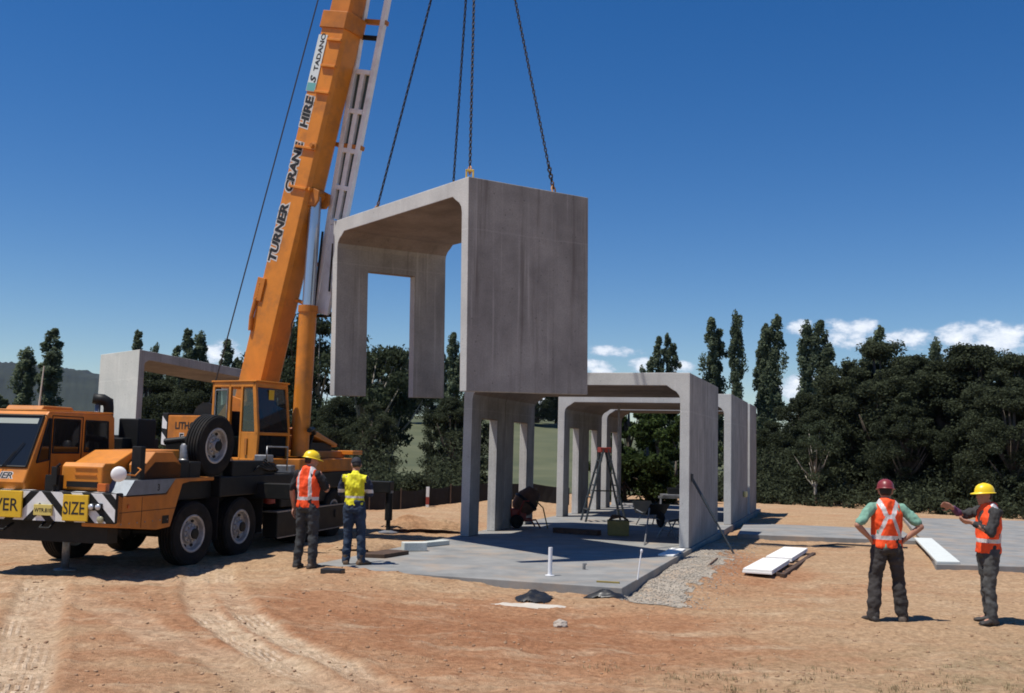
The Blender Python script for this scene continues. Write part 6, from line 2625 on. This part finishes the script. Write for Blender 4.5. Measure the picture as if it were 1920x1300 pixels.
POPLARS = [
    (17.58, 88, 13.99, 0.87, 'tall poplar, left of the close pair above the standing frames'),
    (18.81, 86, 14.3, 0.60, 'tallest slim poplar, right of the close pair above the standing frames'),
    (21.38, 88, 13.61, 0.69, 'slim poplar, left of the pair just right of the last frame'),
    (21.97, 86, 14.06, 0.85, 'broad leafy poplar, right of the pair just right of the last frame'),
    (24.46, 84, 13.28, 0.80, 'poplar forming the left side of the thick clump left of the first cloud'),
    (26.13, 86, 13.85, 0.95, 'poplar forming the right side of the thick clump left of the first cloud'),
    (29.98, 84, 13.06, 0.79, 'pointed poplar rising out of the dark trees above the maroon helmet'),
    (37.35, 90, 12.84, 0.70, 'lone poplar tip behind the dark trees under the large cloud'),
    (12.42, 90, 12.45, 0.75, 'poplar above the roof of the nearest standing frame, left of two'),
    (14.02, 90, 12.73, 0.61, 'poplar above the roof of the nearest standing frame, right of two'),
    (11.77, 92, 9.9, 0.43, 'small poplar tip above the roof of the nearest standing frame'),
    (-4.44, 80, 11.29, 0.71, 'poplar seen through the gap beside the hanging frame post'),
    (-5.45, 84, 10.14, 0.53, 'short poplar beside the hanging frame left wall'),
    (-39.69, 84, 9.46, 0.85, 'shorter poplar of the pair above the driver cab'),
    (-37.37, 82, 11.05, 1.0, 'taller poplar of the pair above the driver cab'),
    (-30.74, 84, 11.15, 0.66, 'poplar above the concrete frame on the trailer'),
    (-30.62, 88, 10.46, 0.41, 'thin poplar tip above the trailer frame beam, left'),
    (-28.71, 86, 10.21, 0.72, 'round topped poplar above the trailer frame beam'),
    (-26.58, 84, 11.38, 0.75, 'tall poplar left of the boom, left of a touching pair'),
    (-25.85, 85, 11.25, 0.70, 'tall poplar left of the boom, right of a touching pair'),
    (-22.97, 84, 10.68, 0.85, 'poplar half hidden behind the crane boom'),
    (-41.65, 84, 5.59, 0.55, 'poplar at the left edge of the picture')]
for k, (x, y, h, w, lab) in enumerate(POPLARS):
    plant('poplar_tree', PO[k % 3], lab, x, y, w / .95 * 1.42, h / 13.0, group='poplars behind the site', z=-.2)
DARKS = [
    (13.3, 52, 3.7, 'low dark evergreen beside the last standing frame'),
    (14.3, 50, 5.0, 'dark evergreen at the foot of the thick poplar clump'),
    (15.07, 48, 5.2, 'dark evergreen behind the pale forked trunk'),
    (15.95, 47, 6.2, 'dark evergreen between the forked trunk and the maroon helmet'),
    (16.55, 46, 7.2, 'tall dark evergreen straight above the maroon helmet'),
    (17.65, 45, 6.5, 'dark evergreen just right of the pointed poplar'),
    (18.64, 44, 6.2, 'dark evergreen above the gap between the two men on the right'),
    (20.05, 44, 6.9, 'highest dark evergreen under the large cloud'),
    (20.9, 42, 6.4, 'dark evergreen above the yellow helmet of the pointing man'),
    (22.2, 42, 6.3, 'dark evergreen cut by the right edge of the picture'),
    (15.9, 55, 5.0, 'dark evergreen set back between the poplar clump and the forked trunk'),
    (18.3, 53, 6.0, 'dark evergreen set back behind the one above the maroon helmet'),
    (20.9, 52, 5.8, 'dark evergreen set back right of the pointed poplar'),
    (23.6, 51, 7.3, 'dark evergreen set back under the large cloud'),
    (26.2, 50, 7.0, 'dark evergreen set back at the right edge of the picture'),
    (19.3, 39.5, 4.8, 'shorter dark evergreen in front of the highest one'),
    (16.4, 42.5, 4.2, 'short dark evergreen in front, above the maroon helmet'),
    (13.2, 45.5, 2.9, 'short dark evergreen near the end of the concrete row'),
    (-10.38, 50, 4.3, 'dark tree low between the boom and the lift cylinder'),
    (-7.97, 48, 4.2, 'dark tree below the hanging frame left wall'),
    (-6.3, 47, 3.9, 'dark tree seen in the hanging frame doorway, low down'),
    (-2.9, 50, 4.4, 'dark tree left of the leg under the hanging frame'),
    (-2.0, 52, 4.7, 'dark tree hidden mostly behind the leg under the hanging frame'),
    (-21.08, 60, 6.0, 'dark tree under the trailer frame beam, leftmost'),
    (-19.2, 60, 6.3, 'dark tree under the middle of the trailer frame beam'),
    (-17.2, 58, 6.0, 'dark tree under the trailer frame beam near the crane cab')]
for k, (x, y, h, lab) in enumerate(DARKS):
    plant('evergreen_tree', DK[k % 4], lab, x, y, h / 7.0 * (1.12 if x > 10 else 1.0), h / 7.0, group='dark trees at the edge of the site')
for k, (x, y, h, lab) in enumerate([(6.25, 54, 5.3, 'mid green tree in the front frame opening, behind the ladder'), (7.64, 52, 5.8, 'mid green tree in the front frame opening, in the middle'),
                                    (8.75, 50, 5.0, 'mid green tree in the front frame opening, beside the right post')]):
    plant('green_tree', GN[k % 2], lab, x, y, h / 7.0, h / 7.0, group='green trees behind the frames')
for k, (x, y, h, lab) in enumerate([(-13.55, 60, 8.9, 'open gum tree between the boom and the lift cylinder'), (-10.9, 58, 8.8, 'tall gum tree behind the lift cylinder'),
                                    (-8.0, 56, 8.9, 'tall gum tree seen through the hanging frame doorway'), (-6.7, 58, 7.4, 'smaller gum tree at the right side of the hanging frame doorway')]):
    plant('gum_tree', GU[k % 3], lab, x, y, h / 8.0 * .82, h / 8.0, group='gum trees behind the crane')
plant('forked_tree', GU[1], 'thin tree with a pale forked trunk in front of the dark evergreens', 12.75, 42.9, .40, .40, R(40))
for k, (x, y, s, lab) in enumerate([(4.75, 42.3, 1.25, 'bright green bush behind the ladder'), (5.7, 42.0, 1.45, 'bright green bush in the middle of the front frame opening'), (6.7, 41.6, 1.1, 'bright green bush beside the right post of the front frame')]):
    plant('bush', BU[0], lab, x, y, s, s, group='bright bushes behind the slab', cat='bush')

for k, (x, y, h, lab) in enumerate([(-20.5, 150, 7.5, 'distant dark tree on the grassy slope below the right of the hanging frame doorway'), (-15.0, 155, 8.5, 'distant dark tree on the grassy slope, seen below the hanging frame back wall'), (-11.5, 150, 7.0, 'distant dark tree on the grassy slope, seen left of the lowest poplar'), (4.2, 160, 9.0, 'distant dark tree on the crest of the grassy slope, left of the second frame leg'), (7.4, 165, 7.0, 'distant low dark tree on the crest of the grassy slope'), (1.0, 170, 7.5, 'distant dark tree on the grassy slope behind the front frame')]):
    plant('field_tree', DK[k % 4], lab, x, y, h / 7.0 * 1.2, h / 7.0, z=6.3, group='trees on the grassy slope')

# ground cover and scrub at the foot of the trees: one mass
cl = []
random.seed(5)
edge = [(7.6, 44.2), (9.6, 43.4), (11.9, 42.2), (14.8, 39.4), (17.8, 36.6), (20.5, 34.2), (24.0, 31.0)]
for k in range(330):
    i = random.randrange(len(edge) - 1)
    t = random.random()
    x = edge[i][0] + (edge[i + 1][0] - edge[i][0]) * t
    y = edge[i][1] + (edge[i + 1][1] - edge[i][1]) * t
    off = random.random() ** 1.3 * 5.0
    s = random.uniform(.25, .65) * (.6 + .12 * off)
    cl.append(((x + off * .45, y + off, gz(x, y) + s * .5 + off * random.random() * .42), (s * 1.2, s * 1.2, s), int(130 * s / .5)))
for k in range(330):
    x = random.uniform(-17, -1.2)
    off = random.random() ** 1.2 * 6
    y = 37.5 + .25 * (x + 4) + off if x > -8 else 38 + off
    if off > 1.2 and -.114 < x / y < -.079:
        continue
    s = random.uniform(.25, .7) * (.6 + .12 * off)
    cl.append(((x, y, gz(x, y) + s * .5 + off * random.random() * .28), (s * 1.2, s * 1.2, s), int(130 * s / .5)))
for k in range(60):
    x = random.uniform(-5.2, -2.6)
    y = 36.6 + random.random() * 3.5
    s = random.uniform(.25, .5)
    cl.append(((x, y, gz(x, y) + s * .5 + random.random() * .4), (s * 1.2, s * 1.2, s), int(130 * s / .5)))
V, F = leaf_cloud(cl, .075)
tag(mesh_np('undergrowth', V, F, M['leaf_dark']), 'dark scrub and long grass at the foot of the trees', None, None, 'stuff')
# weeds and dry grass tufts at the lower right
V_, n_ = [], 0
for k in range(150):
    x = random.gauss(3.4, 1.6)
    y = random.gauss(9.7, .55)
    if x < .8 or y < 7.6:
        continue
    z = ground_h(x, y)
    for b_ in range(12):
        a = random.random() * 6.283
        L = random.uniform(.012, .04)
        dx_, dy_ = math.cos(a), math.sin(a)
        w_ = .0035
        px_, py_ = x + random.gauss(0, .035), y + random.gauss(0, .03)
        V_ += [(px_ - dy_ * w_, py_ + dx_ * w_, z - .004), (px_ + dy_ * w_, py_ - dx_ * w_, z - .004), (px_ + dx_ * L * .6 + dy_ * w_ * .3, py_ + dy_ * L * .6 - dx_ * w_ * .3, z + L), (px_ + dx_ * L * .6 - dy_ * w_ * .3, py_ + dy_ * L * .6 + dx_ * w_ * .3, z + L)]
grass_m = mat('dry_weeds', (.16, .13, .06), .9, col2=(.30, .24, .13), vscale=3, var=.1)
tag(mesh_np('weeds', np.array(V_), np.arange(len(V_)).reshape(-1, 4), grass_m), 'sparse dry weeds on the dirt at the lower right', None, None, 'stuff')
